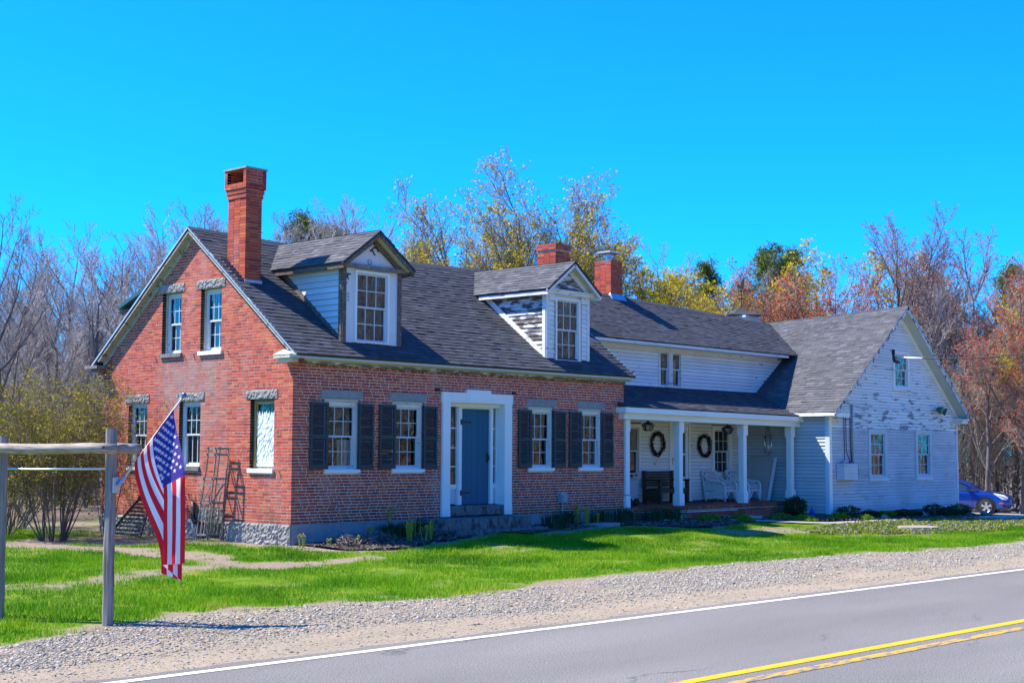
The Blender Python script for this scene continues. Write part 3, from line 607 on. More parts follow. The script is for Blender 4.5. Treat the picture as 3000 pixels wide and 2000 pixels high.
m = MB(); m.tube([FG.p(3.72, .06, .80), FG.p(3.72, .06, .46), FG.p(3.78, .06, .38), FG.p(3.9, -.02, .36)], .05, 10); m.build('vent_pipe', 'iron', house, smooth=True)
# lintels
for i, (a, b, c, d) in enumerate(WF):
    m = MB(); m.fbox(FS, c+.004, d-.004, -.3, .006, 2.970, 3.144); m.build('lintel', 'granite_s', house)
for i, (a, b, c, d) in enumerate(WG): rough_slab('lintel', FG, c+.004, d-.004, 2.949, 3.137, .022, house, 'granite', .012, .3, .035, 20+i)
for i, (a, b, c, d) in enumerate(WU): rough_slab('lintel', FG, c+.004, d-.004, 5.359, 5.548, .022, house, 'granite', .012, .3, .035, 30+i)
# windows of the front, with sills and shutters
for i, (a, b, c, d) in enumerate(WF):
    cur = [[('curtain_w', .5, .98, .0, .45), ('curtain', .45, 1, .5, 1)], [('curtain', .0, .1, 0, 1)], None, [('curtain', .75, 1, 0, 1)]][i]
    m = MB(); m.fbox(FS, a+.004, b-.004, -.12, -.025, 2.90, 2.965); m.build('head_trim', 'cream', house)
    window(house, FS, a+.006, b-.006, 1.516, 2.90, n=-.08, cw=.065, frame='white_old', curtain=cur, sill=(a-.02 if i != 0 else .82, b+.01, 1.445, 1.515, 'white', .045), proud=.03)
def shutter(u0, u1, z0, z1, tilt, seed, broken=False):
    rg = random.Random(seed); n0 = .02; m = MB(); w = u1-u0; st = .055
    def P(u, n, z): return FS.p(u, n+tilt*(u-u0)/w, z)
    def bx(a, b, p, q, c, d, mm): mm.add([P(u, n, z) for z in (c, d) for (u, n) in ((a, p), (b, p), (b, q), (a, q))], BOXF)
    zm = z0+(z1-z0)*.48
    for (a, b, c, d) in ((u0, u0+st, z0, z1), (u1-st, u1, z0, z1), (u0+st, u1-st, z0, z0+.1), (u0+st, u1-st, z1-.06, z1), (u0+st, u1-st, zm-.035, zm+.035)): bx(a, b, n0, n0+.035, c, d, m)
    s = m.build('shutter', 'shutter', house)
    for lo, hi in ((z0+.1, zm-.035), (zm+.035, z1-.06)):
        k = int((hi-lo)/.044)
        for j in range(k):
            z = lo+(hi-lo)*(j+.5)/k; dz = .0; 
            if broken and lo < zm-.1 and 2 <= j <= 6: dz = rg.uniform(-.05, .02)
            if broken and lo < zm-.1 and j == 4: continue
            t = .0156; m = MB(); a, b = u0+st, u1-st
            m.add([P(a, n0+.032, z-t), P(b, n0+.032, z-t+dz), P(b, n0+.004, z+t+dz), P(a, n0+.004, z+t), P(a, n0+.036, z-t+.007), P(b, n0+.036, z-t+.007+dz), P(b, n0+.008, z+t+.007+dz), P(a, n0+.008, z+t+.007)], BOXF)
            m.build('slat', 'shutter', s)
for i, (a, b, zz, tl) in enumerate(((.43, .86, 1.53, .05), (1.73, 2.15, 1.52, .035), (2.305, 2.735, 1.53, .04), (3.60, 4.02, 1.525, .03), (6.685, 7.095, 1.525, .04), (7.95, 8.40, 1.528, .03), (8.525, 8.955, 1.525, .03), (9.825, 10.24, 1.526, .02))):
    shutter(a, b, zz, 2.882, (tl if i % 2 == 0 else -tl*.3), i, i == 2)
# gable windows
window(house, FG, 1.076, 1.814, 1.53, 2.943, n=-.1, cw=.06, frame='white_old', curtain=[('curtain', 0, 1, .5, 1)], sill=(1.04, 1.85, 1.45, 1.528, 'white_old', .05), proud=.0)
window(house, FG, 3.05, 3.825, 1.55, 2.943, n=-.1, cw=.07, rows=(2, 1), frame='white_old', curtain=[('curtain', 0, 1, 0, .5)], sill=(3.03, 3.85, 1.455, 1.55, 'wood_grey', .05), proud=.0)
w3 = window(house, FG, 5.566, 6.344, 1.53, 2.943, n=-.1, cw=.05, cols=1, rows=(1, 1), frame='wood_grey', sill=(5.545, 6.37, 1.445, 1.53, 'white', .05), proud=.0)
m = MB(); nn = 22; vs = []
for j in range(nn+1):
    for i in range(nn+1): vs.append(FG.p(5.66+.63*i/nn, -.105+RG.uniform(-.008, .012), 1.57+(1.10 + (.05*math.sin(i*2.4) if j == nn else 0))*j/nn))
m.add(vs, [(j*(nn+1)+i, j*(nn+1)+i+1, (j+1)*(nn+1)+i+1, (j+1)*(nn+1)+i) for i in range(nn) for j in range(nn)]); m.build('plastic_sheet', 'plastic', w3)
m = MB(); m.fbox(FG, 5.62, 5.65, -.1, -.07, 1.56, 2.88); m.fbox(FG, 5.65, 6.3, -.1, -.07, 2.87, 2.9); m.build('stop_strip', 'ochre', w3)
for i, (a, b, c, d) in enumerate(WU):
    window(house, FG, a+.006, b-.006, 4.01, 5.35, n=-.12, cw=.075, cols=3, rows=(2, 2), frame='white_old', curtain=[('curtain', 0, 1, 0, .48), ('curtain_w', .0, .25, .5, 1)], sill=(a-.02, b+.06, 3.925, 4.008, 'wood_grey' if i == 0 else 'white', .055), proud=-.03)
# iron hooks left from the gable shutters
for u, z in ((6.55, 1.48), (5.25, 1.5), (2.1, 3.95), (3.2, 3.95), (3.55, 3.95), (4.75, 3.98)):
    m = MB(); m.tube([FG.p(u, -.01, z), FG.p(u, .03, z), FG.p(u+.05, .035, z-.03), FG.p(u+.09, .03, z-.14)], .006, 5); m.build('shutter_hook', 'iron', house)
for u in (4.03, 6.53): 
    m = MB(); m.fbox(FS, u-.05, u+.05, -.01, .06, 3.215, 3.28); m.build('bracket', 'iron', house)
m = MB(); m.fbox(FS, 8.135, 8.36, .0, .11, .69, .92); m.fbox(FS, 8.17, 8.325, .11, .15, .72, .86); m.tube([FS.p(8.25, .05, .69), FS.p(8.25, .05, .1)], .022, 8); m.build('meter_box', 'meter', house)
# door surround
ds = MB()
for a, b in ((4.172, 4.415), (6.19, 6.44)):
    m = MB(); m.fbox(FS, a, b, -.25, .055, .70, 2.985); m.fbox(FS, a+.03, b-.03, .055, .06, .8, 2.9); m.fbox(FS, a-.004, b+.004, -.2, .062, .462, .70); m.build('pilaster', 'white', house)
m = MB(); m.fbox(FS, 4.15, 6.462, -.2, .058, 2.985, 3.19); m.fbox(FS, 4.14, 6.472, -.02, .072, 3.19, 3.212)
for q in range(3):
    for a, b in ((4.44, 4.9), (5.73, 6.17)): m.fbox(FS, a, b, .058, .064, 3.02+q*.05, 3.052+q*.05)
for a, b in ((4.19, 4.39), (6.22, 6.42)): m.fbox(FS, a, b, .058, .064, 3.02, 3.165)
m.build('door_head', 'white', house)
m = MB(); m.fbox(FS, 4.928, 5.707, -.02, .074, 3.0, 3.285); m.fbox(FS, 4.99, 5.645, .074, .084, 3.05, 3.235); m.build('keystone_panel', 'white', house)
m = MB(); m.fbox(FS, 4.415, 6.19, -.26, -.10, 2.90, 2.984); m.fbox(FS, 4.90, 5.005, -.28, -.17, .70, 2.90); m.fbox(FS, 5.945, 6.04, -.28, -.17, .70, 2.90); m.fbox(FS, 5.005, 5.945, -.28, -.185, 2.865, 2.90); m.build('door_frame', 'white', house)
dr = MB(); dr.fbox(FS, 5.0, 5.945, -.27, -.235, .70, 2.865); door = dr.build('door', 'door', house)
for k in range(5):
    a = 5.007+.187*k; m = MB(); m.fbox(FS, a+.002, a+.184, -.236, -.222+RG.uniform(-.002, .002), .715, 2.862); m.build('plank', 'door', door)
for z in (2.56, .97):
    m = MB(); m.fbox(FS, 4.955, 5.0, -.17, -.155, z-.06, z+.06); m.prism([(4.985, z-.022), (5.28, z-.012), (5.31, z-.026), (5.335, z), (5.31, z+.026), (5.28, z+.012), (4.985, z+.022)], 'y', .206, .214); m.build('strap_hinge', 'iron', door)
m = MB(); m.tube([FS.p(5.885, -.21, 1.84), FS.p(5.885, -.17, 1.80), FS.p(5.885, -.165, 1.72), FS.p(5.885, -.21, 1.67)], .012, 6); m.fbox(FS, 5.87, 5.90, -.222, -.212, 1.64, 1.88); m.build('handle', 'iron', door)
m = MB(); m.fbox(FS, 5.79, 5.80, -.222, -.212, 2.54, 2.555); m.build('peephole', 'chrome', door)
for a, b in ((4.42, 4.90), (6.04, 6.187)):
    b2 = b if a < 5 else 6.36; m = MB(); m.fbox(FS, a, a+.03, -.28, -.2, .70, 2.9); m.fbox(FS, b-.02, b, -.28, -.2, .70, 2.9)
    for z in (1.13, 1.56, 1.98, 2.42): m.fbox(FS, a+.03, b-.02, -.27, -.23, z-.012, z+.012)
    m.fbox(FS, a+.03, b-.02, -.27, -.225, 1.06, 1.16); sl = m.build('sidelight', 'white', house)
    for z0_, z1_ in ((1.16, 1.548), (1.572, 1.968), (1.992, 2.408), (2.432, 2.89)):
        m = MB(); m.quad(FS.p(a+.03, -.25, z0_), FS.p(b-.02, -.25, z0_), FS.p(b-.02, -.25, z1_), FS.p(a+.03, -.25, z1_)); m.build('pane', 'glass', sl)
    m = MB(); m.fbox(FS, a+.03, b-.02, -.262, -.245, .72, 1.06); m.build('panel', 'sash', sl)
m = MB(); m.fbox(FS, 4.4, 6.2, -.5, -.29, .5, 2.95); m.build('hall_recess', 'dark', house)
m = MB(); m.fbox(FS, 4.42, 6.185, -.3, .045, .475, .69); m.build('sill_stone', 'granite_step', house)
rough_slab('step', FS, 3.42, 6.28, .14, .445, .80, house, 'granite_step', .008, .78, .08, 51)
rough_slab('step', FS, 3.55, 6.52, -.1, .215, 1.12, house, 'granite_step', .008, 1.1, .08, 52)
# ---- roof
RISE, RUN = 2.902, 3.745; SL = math.hypot(RISE, RUN)
def sag(x): return .11*math.sin(math.pi*min(1, max(0, x/10.7)))
def SFr(a, s): t = s/SL; return (a, -.28+RUN*t, 3.82+RISE*t-t*sag(a))
def SBk(a, s): t = s/SL; return (a, 2*YR+.28-RUN*t, 3.82+RISE*t-t*sag(a))
NF = np.array((0, -RISE/SL, RUN/SL)); NBk = np.array((0, RISE/SL, RUN/SL))
def slab(m, Sf, N, lim, s0, s1, th, na=16, ns=6):
    V = []; N = np.array(N); ids = {}
    for j in range(ns+1):
        s = s0+(s1-s0)*j/ns; a0, a1 = lim(s)
        for i in range(na+1):
            p = np.array(Sf(a0+(a1-a0)*i/na, s)); ids[i, j, 0] = len(V); V.append(p); ids[i, j, 1] = len(V); V.append(p-N*th)
    F = []
    for j in range(ns):
        for i in range(na):
            F.append((ids[i, j, 0], ids[i+1, j, 0], ids[i+1, j+1, 0], ids[i, j+1, 0])); F.append((ids[i, j, 1], ids[i, j+1, 1], ids[i+1, j+1, 1], ids[i+1, j, 1]))
    for i in range(na):
        F.append((ids[i, 0, 0], ids[i, 0, 1], ids[i+1, 0, 1], ids[i+1, 0, 0])); F.append((ids[i, ns, 0], ids[i+1, ns, 0], ids[i+1, ns, 1], ids[i, ns, 1]))
    for j in range(ns):
        F.append((ids[0, j, 0], ids[0, j+1, 0], ids[0, j+1, 1], ids[0, j, 1])); F.append((ids[na, j, 0], ids[na, j, 1], ids[na, j+1, 1], ids[na, j+1, 0]))
    m.add(V, F)
XA, XB = -.17, 10.86
m = MB(); slab(m, SFr, NF, lambda s: (XA, XB), 0, SL, .06); slab(m, SBk, NBk, lambda s: (XA, XB), 0, SL-.002, .06); roof = m.build('roof', 'shingle_a', house)
DX = [(1.39, 3.02), (7.85, 9.45)]; DYF = .14
def keepF(c):
    for a, b in DX:
        if a+.05 < c[0] < b-.05 and .3 < c[1] < 2.0: return False
    return not (.16 < c[0] < .5 and 1.85 < c[1] < 2.35)
items = shingles(SFr, NF, lambda s: (XA-.02, XB+.02), SL, .132, RG, keepF)
place_shingles(items, roof, 150, RG)
m = MB()
for k in range(46):
    a = XA+.24*k; b = a+.25; z = lambda x: SFr(x, SL)[2]+.014
    m.add([(a, YR-.14, z(a)-.10), (b, YR-.14, z(b)-.105), (b, YR, z(b)), (a, YR, z(a)+.008), (a, YR+.14, z(a)-.10), (b, YR+.14, z(b)-.105)], [(0, 1, 2, 3), (3, 2, 5, 4), (0, 3, 4)])
m.build('ridge_cap', 'shingle_a', roof, rnd=True)
for Sf, sg in ((SFr, -1), (SBk, 1)):
    for xx in (XA, XB):
        m = MB(); p0 = np.array(Sf(xx, -.02)); p1 = np.array(Sf(xx, SL)); m.beam(p0+(0, 0, -.012), p1+(0, 0, -.012), .03, .035); m.build('drip_edge', 'alu', roof)
# rakes of the left gable: fascia, soffit and a board on the wall
for Sf, y0, y1 in ((SFr, -.05, YR), (SBk, 2*YR+.05, YR)):
    s0 = .35 if Sf is SBk else .3
    p0 = np.array(Sf(XA+.02, s0)); p1 = np.array(Sf(XA+.02, SL))
    m = MB(); off = np.array((0, 0, -.095)); m.beam(p0+off, p1+off, .03, .045); m.build('rake_fascia', 'rake', house)
    m = MB(); off = np.array((.09, 0, -.10)); m.beam(p0+off, p1+off, .15, .02); m.build('rake_soffit', 'rake', house)
    if Sf is SBk: m = MB(); off = np.array((.155, 0, -.17)); m.beam(p0+off, p1+off, .035, .12); m.build('rake_board', 'rake', house)
for Sf in (SFr, SBk):
    p0 = np.array(Sf(XB-.03, .3)); p1 = np.array(Sf(XB-.03, SL)); m = MB(); m.beam(p0+(0, 0, -.15), p1+(0, 0, -.15), .05, .14); m.build('rake_fascia', 'cream', house)
# front cornice and its returns
m = MB(); m.fbox(FS, -.17, 10.84, .215, .25, 3.735, 3.805); m.prism([(-.215, 3.735), (-.18, 3.735), (-.09, 3.70), (-.09, 3.74), (-.19, 3.77)], 'x', -.16, 10.83); m.build('fascia', 'cream', house)
m = MB(); m.fbox(FS, -.03, 10.72, .0, .05, 3.655, 3.745); m.build('frieze', 'frieze', house)
m = MB(); m.fbox(FS, -.16, 10.82, .05, .215, 3.74, 3.76); m.build('soffit', 'cream', house)
m = MB(); m.fbox(FS, .0, L, .0, .012, 3.64, 3.655); 
for k in range(230):
    u = RG.uniform(.05, L); h = RG.uniform(.005, .035); m.fbox(FS, u, u+RG.uniform(.03, .12), .001, .006+RG.random()*.008, 3.655-h, 3.655)
m.build('moss_line', m_plain('moss', (.16, .13, .03), .95, .1, .6, 40), house)
m = MB(); m.box((-.30, -.252, 3.735), (-.02, .26, 3.80)); m.box((-.22, -.16, 3.655), (.0, .2, 3.735)); m.add([(-.31, -.26, 3.80), (-.02, -.26, 3.80), (-.02, .28, 3.80), (-.31, .28, 3.80), (-.02, -.1, 3.93), (-.02, .3, 3.93)], [(0, 1, 2, 3), (0, 3, 5, 4), (0, 4, 1), (3, 2, 5)]); m.build('cornice_return', 'cream', house)
m = MB(); m.box((-.32, 6.72, 3.76), (.0, 7.26, 3.83)); m.box((-.2, 6.8, 3.69), (.0, 7.1, 3.76)); m.build('cornice_return', 'wood_grey', house)
m = MB(); m.box((-.15, 2*YR+.03, 3.66), (10.8, 2*YR+.25, 3.80)); m.build('rear_cornice', 'cream', house)
# ---- dormers
def dormer(x0, x1, kind):
    xc = (x0+x1)/2; y0 = DYF; zt = 5.73; hw = 1.035; ze = 5.80; zr = 6.56; yo = -.115; FD = Frame((0, y0, 0), (1, 0, 0), (0, -1, 0))
    zg = lambda u: ze-.08+(zr-ze)*(1-abs(u-xc)/hw)
    wu = (xc-.49, xc+.49) if kind == 1 else (xc-.47, xc+.47); wz = (4.17, 5.70) if kind == 1 else (4.11, 5.66)
    m = MB(); backing(m, FD, x0+.02, x1-.02, 4.0, zg, [(wu[0], wu[1], wz[0], wz[1])], -.12, -.01, (xc,)); 
    for xx in (x0+.02, x1-.06): m.prism([(y0+.02, 4.05), (y0+.02, zt), (2.2, zt)], 'x', xx, xx+.04)
    d = m.build('dormer', 'wrap' if kind == 1 else 'white_old', house)
    yr = lambda z: (z-3.82)/.775-.28
    for FCk in (Frame((x0, 0, 0), (0, -1, 0), (-1, 0, 0)), Frame((x1, 0, 0), (0, 1, 0), (1, 0, 0))):
        lim = (lambda z: (-yr(z)+.02, -y0)) if FCk.U[1] < 0 else (lambda z: (y0, yr(z)-.02))
        boards(FCk, lim, 4.18, 5.72, .128 if kind == 1 else .105, [], d, 'board_clean' if kind == 1 else 'board_bare', rng=RG)
    # trim along the main roof and at the corners
    for xx, sg in ((x0, -1), (x1, 1)):
        m = MB(); m.beam((xx+sg*.022, y0+.03, 4.20), (xx+sg*.022, 2.12, 5.745), .03, .1 if kind == 1 else .13); m.build('skirt_board', 'wood_brown' if kind == 1 else 'white_old', d)
    for xx, a, b in ((x0, x0-.025, x0+.075), (x1, x1-.075, x1+.025)):
        m = MB(); m.box((a, y0-.03, 4.15), (b, y0-.0, zt)); m.box((a-.015 if xx == x0 else b-.022, y0-.002, 4.17), (a+.022 if xx == x0 else b+.015, y0+.09, zt)); m.build('corner_board', 'wood_brown' if kind == 1 else 'white_old', d)
    tr = 'wood_brown' if kind == 1 else 'white_old'
    # eave fascia, soffit, raking boards, horizontal board under the gable
    for sg in (-1, 1):
        ex = xc+sg*(hw-.03)
        m = MB(); m.box((min(ex, ex-sg*.03), yo+.02, ze-.125), (max(ex, ex-sg*.03), 2.2, ze-.015)); m.box((min(xc+sg*(hw-.05), xc+sg*.8), y0-.1, ze-.1), (max(xc+sg*(hw-.05), xc+sg*.8), 2.15, ze-.08)); m.build('eave_fascia', tr, d)
        a = np.array((xc+sg*(hw-.01), yo+.02, ze-.07)); b = np.array((xc, yo+.02, zr-.075)); m = MB(); m.beam(a, b, .03, .10); m.build('rake_fascia', 'white_old' if kind == 2 else tr, d)
        a = np.array((xc+sg*(hw-.1), y0-.11, ze-.03)); b = np.array((xc, y0-.11, zr-.1)); m = MB(); m.beam(a, b, .2, .02); m.build('rake_soffit', 'cream', d)
        a = np.array((xc+sg*(hw-.14), y0-.025, ze-.06)); b = np.array((xc, y0-.025, zr-.19)); m = MB(); m.beam(a, b, .03, .12); m.build('rake_board', tr, d)
    m = MB(); m.box((xc-hw+.06, y0-.10, zt-.0), (xc+hw-.06, y0-.012, zt+.085)); 
    if kind == 2: m.box((xc-hw+.02, y0-.14, zt+.085), (xc+hw-.02, y0-.01, zt+.11))
    m.build('gable_base_board', 'wood_grey' if kind == 1 else 'white_old', d)
    if kind == 2:
        r = 0; z = zt+.12
        while z < zr-.3:
            hwz = (zr-.17-z)/(zr-ze)*hw*.93-.1; u = xc-hwz
            while u < xc+hwz:
                w = min(RG.uniform(.09, .16), xc+hwz-u)
                if w > .03: m = MB(); m.add([FD.p(u+.003, -.005, z), FD.p(u+w-.003, -.005, z), FD.p(u+w-.003, .022, z-RG.random()*.01), FD.p(u+.003, .022, z), FD.p(u+.003, -.005, z+.14), FD.p(u+w-.003, -.005, z+.14), FD.p(u+w-.003, .006, z+.14), FD.p(u+.003, .006, z+.14)], BOXF); m.build('wall_shingle', 'board_bare', d)
                u += w
            z += .125
        for a, b in ((x0+.08, wu[0]-.04), (wu[1]+.04, x1-.08)):
            boards(FD, lambda z: (a, b), 4.16, 5.55, .115, [], d, 'board_white', rng=RG)
            m = MB(); m.box((a-.02, y0-.045, 5.56), (b+.02, y0-.012, 5.73)); m.build('cap_board', 'white_old', d)
        for a in (wu[0]-.045, wu[1]+.001):
            m = MB(); m.box((a, y0-.03, 4.1), (a+.044, y0-.005, 5.68)); m.build('bare_stop', m_wood('bare_pine', (.4, .26, .15), (.62, .48, .36), (3, 3, 3)) if 'pine' not in MT else MT['pine'], d)
    window(house, FD, wu[0], wu[1], wz[0], wz[1], n=.0, cw=.055, cols=3, rows=(2, 2), frame='white', curtain=[('curtain', 0, 1, 0, 1)], inset=.35, proud=.03, mt=.02, curn=.13)
    # roof of the dormer
    ds_ = math.hypot(hw, zr-ze)
    for sg in (-1, 1):
        def Sd(a, s, sg=sg): t = s/ds_; return (xc+sg*(hw-hw*t), a, ze+(zr-ze)*t)
        N = np.array((sg*(zr-ze)/ds_, 0, hw/ds_)); lim = lambda s: (yo, 2.25+.96*s/ds_+.12)
        m = MB(); slab(m, Sd, N, lim, 0, ds_, .05, 8, 3); rf = m.build('dormer_roof', 'shingle_a', house)
        it = shingles(Sd, N, lambda s: (lim(s)[0]-.015, lim(s)[1]), ds_, .13, RG)
        place_shingles(it, rf, 24 if sg < 0 else 0, RG, 'shingle2')
    return d, FD, xc
dA, FDA, xcA = dormer(1.39, 3.02, 1); dB, FDB, xcB = dormer(7.85, 9.45, 2)
def letters(txt, F, u, n, z, size, rot, parent, mat='cable'):
    c = bpy.data.curves.new('lettering', 'FONT'); c.body = txt; c.size = size; c.extrude = .0015; c.offset = size*.02
    tmp = bpy.data.objects.new('lettering', c); me = bpy.data.meshes.new_from_object(tmp); bpy.data.objects.remove(tmp); me.materials.clear(); me.materials.append(MT[mat]); o = bpy.data.objects.new('lettering', me); COL.objects.link(o); o.parent = parent
    b = Vector(F.p(u, n, z))-Vector(BASE[root_of(parent)]); mat3 = Matrix((Vector(F.U), Vector((0, 0, 1)), Vector(F.N))).transposed()
    o.matrix_local = Matrix.Translation(b) @ mat3.to_4x4() @ Matrix.Rotation(R(rot), 4, 'Z')
letters('TY', FDA, xcA+.02, .004, 6.02, .22, 38, dA); letters('D', FDA, xcA-.13, .004, 5.83, .17, 5, dA, 'meter'); letters('PA', FDA, 1.49, .004, 5.38, .21, 62, dA)
m = MB()
for k in range(9): m.fbox(FDA, 1.50+.014*(k % 3)+.03, 1.505+.014*(k % 3)+.03, -.004, .003, 5.16-.07*(k//3), 5.2-.07*(k//3))
m.build('print_lines', 'meter', dA)
# ---- chimneys
def chimney(parent, x0, x1, y0, y1, z0, z1, crown=None, open_side=False, paint=False):
    m = MB(); m.box((x0+.012, y0+.012, z0), (x1-.012, y1-.012, z1-(.5 if open_side else .03))); ch = m.build('chimney', 'mortar', parent)
    parts = [(x0, x1, y0, y1, z0, crown[0][0] if crown else z1)]
    if crown:
        for (za, zb, o) in crown: parts.append((x0-o, x1+o, y0-o, y1+o, za, zb))
    it = []; mm = MB()
    for (a, b, c, d, za, zb) in parts:
        last = open_side and zb > z1-.05
        fr = [Frame((a, c, 0), (1, 0, 0), (0, -1, 0)), Frame((a, d, 0), (0, -1, 0), (-1, 0, 0)), Frame((b, c, 0), (0, 1, 0), (1, 0, 0)), Frame((b, d, 0), (-1, 0, 0), (0, 1, 0))]
        for i, F in enumerate(fr):
            ln = (b-a) if i in (0, 3) else (d-c); holes = [(.09, ln-.09, z1-.31, z1-.045)] if last and i == 1 else []
            it += [(F, q) for q in brick_list(F, lambda z: ((0, ln) if i in (1, 2) else (.1, ln-.1)), za, zb, holes, lambda k: ([.205], .1 if k % 2 else 0), RG, depth=.1)]
        if za > z0+.01 and not last: mm.box((a+.006, c+.006, za+.003), (b-.006, d-.006, zb-.003))
        if last:
            for F, ln in ((fr[0], b-a), (fr[2], d-c), (fr[3], b-a)): mm.fbox(F, .006, ln-.006, -.09, -.006, za, zb)
            mm.box((a+.006, c+.006, za), (b-.006, d-.006, zb-.33))
    if mm.v: mm.build('crown_core', 'mortar', ch)
    place_bricks(it, ch, 28, RG); return ch
c1 = chimney(house, .115, .535, 1.80, 2.42, 4.95, 7.83, [(7.22, 7.32, .02), (7.32, 7.42, .035), (7.42, 7.83, .06)], True)
m = MB(); m.box((.035, 1.72, 7.83), (.615, 2.50, 7.868)); m.build('cap_slab', 'concrete', c1)
m = MB(); m.box((.10, 1.77, 5.36), (.55, 1.797, 5.475)); m.build('flashing', 'alu', c1)
for k in range(7):
    y = 1.84+.1*k; z = roofz(y); m = MB(); m.box((-.06+.02*(k % 2), y-.02, z-.02), (.112, y+.1, z+.045+.0*k)); m.build('flashing', m_granite('old_lead', .16, .26) if 'lead' not in MT else MT['lead'], c1)
c2 = chimney(house, 10.13, 10.69, 1.80, 2.42, 4.95, 7.36, [(7.2, 7.36, .03)])
m = MB(); m.box((10.16, 1.83, 7.33), (10.66, 2.39, 7.372)); m.build('cap_slab', 'concrete', c2)
# ---- shed dormer at the back, just showing past the left rake, and its vent
m = MB(); m.add([(.55, 3.6, 6.62), (10, 3.6, 6.55), (10, 7.3, 5.29), (.55, 7.3, 5.29), (.55, 3.6, 6.52), (10, 3.6, 6.45), (10, 7.3, 5.21), (.55, 7.3, 5.21)], [(3, 2, 1, 0), (4, 5, 6, 7), (0, 1, 5, 4), (1, 2, 6, 5), (2, 3, 7, 6), (3, 0, 4, 7)]); rd = m.build('rear_dormer', m_plain('green_drip', (.03, .1, .1), .5), house)
m = MB(); m.box((.62, 6.95, 5.05), (9.9, 7.22, 5.2)); m.build('eave_box', 'wood_brown', rd)
m = MB(); m.prism([(4.2, 6.2), (7.0, 5.22), (7.0, 4.0), (4.2, 6.1)], 'x', .8, 9.8); m.build('rear_wall', 'board_clean', rd)
m = MB(); m.box((1.02, 6.25, 5.4), (1.15, 6.38, 6.22)); m.build('vent_pipe', 'alu', rd)

# ---------------------------------------------------------------- the white ell with the porch
yE, YW, XW, XR = 1.75, -1.15, 18.93, 27.31
wrz = lambda x: 3.14+.745*(x-18.71)            # left slope of the gabled wing
wrx = lambda z: 18.71+(z-3.14)/.745
ell = thing('porch_ell', 'low white clapboard ell with an open porch between brick house and gabled wing', 'house wing', (10.75, 1.7, 0))
FE = Frame((0, yE, 0), (1, 0, 0), (0, -1, 0))
hE = [(14.54, 15.70, 3.80, 4.80), (12.80, 13.74, 1.23, 2.68), (15.02, 16.08, .4, 2.77), (17.16, 18.22, 1.22, 2.69)]
m = MB(); backing(m, FE, 10.73, XW, .2, lambda u: 4.9, hE, -.2, -.004); backing(m, FE, XW, 20.9, 3.6, lambda u: 4.9, [], -.2, -.004); m.box((10.75, 5.1, 0), (22, 5.25, 4.9)); ew = m.build('wall', 'lap_shadow', ell)
def limU(z): return (10.73, wrx(z)+.12)
boards(FE, limU, 3.74, 4.86, .098, hE, ew, 'board_white', rng=RG)
boards(FE, lambda z: (10.73, XW-.0), .52, 2.84, .1, hE, ew, 'board_white', rng=RG)
m = MB(); m.fbox(FE, 10.73, 19.4, .0, .028, 3.68, 3.76); m.build('skirt_board', 'white_old', ell)
for a, b in ((14.54, 15.12), (15.12, 15.70)):
    window(ell, FE, a+.01, b-.01, 3.745, 4.81, n=.0, cw=.07, cols=1, rows=(1, 1), frame='white_old', curtain=[('curtain', .0, .3, 0, .4), ('curtain_w', .45, .7, .1, .8)] if b > 15.5 else [('curtain', .6, 1, 0, .7)], proud=.03)
window(ell, FE, 12.82, 13.72, 1.222, 2.68, n=.0, cw=.1, cols=1, rows=(1, 1), frame='white', curtain=[('curtain', .0, .25, 0, 1)], proud=.03)
window(ell, FE, 17.18, 18.20, 1.222, 2.69, n=.0, cw=.12, cols=3, rows=(2, 2), frame='white', curtain=None, proud=.03)
m = MB(); m.fbox(FE, 15.03, 15.15, -.1, .035, .55, 2.77); m.fbox(FE, 15.98, 16.08, -.1, .035, .55, 2.77); m.fbox(FE, 15.15, 15.98, -.1, .03, 2.68, 2.77); m.fbox(FE, 15.1, 16.04, -.1, .1, .49, .56); fr = m.build('door_frame', 'white', ell)
m = MB(); a, b = 15.16, 15.97
m.fbox(FE, a, a+.13, -.03, .01, .57, 2.67); m.fbox(FE, b-.13, b, -.03, .01, .57, 2.67); m.fbox(FE, a+.13, b-.13, -.03, .01, .57, 1.2); m.fbox(FE, a+.13, b-.13, -.03, .01, 2.54, 2.67); m.fbox(FE, a+.13, b-.13, -.03, .008, 1.82, 1.87); sdoor = m.build('storm_door', 'white', ell)
for z0_, z1_ in ((1.2, 1.82), (1.87, 2.54)):
    m = MB(); m.quad(FE.p(a+.13, -.015, z0_), FE.p(b-.13, -.015, z0_), FE.p(b-.13, -.015, z1_), FE.p(a+.13, -.015, z1_)); m.build('pane', 'glass', sdoor)
m = MB(); m.fbox(FE, a+.03, a+.06, .01, .02, 1.56, 1.74); m.tube([FE.p(a+.045, .02, 1.70), FE.p(a+.045, .05, 1.70), FE.p(a+.15, .05, 1.70)], .01, 6); m.build('handle', m_plain('brass', (.5, .34, .1), .35, .5, .2, 9, .8), sdoor)
m = MB(); m.fbox(FE, a, b, -.25, -.12, .5, 2.7); m.build('reveal', 'dark', ell)
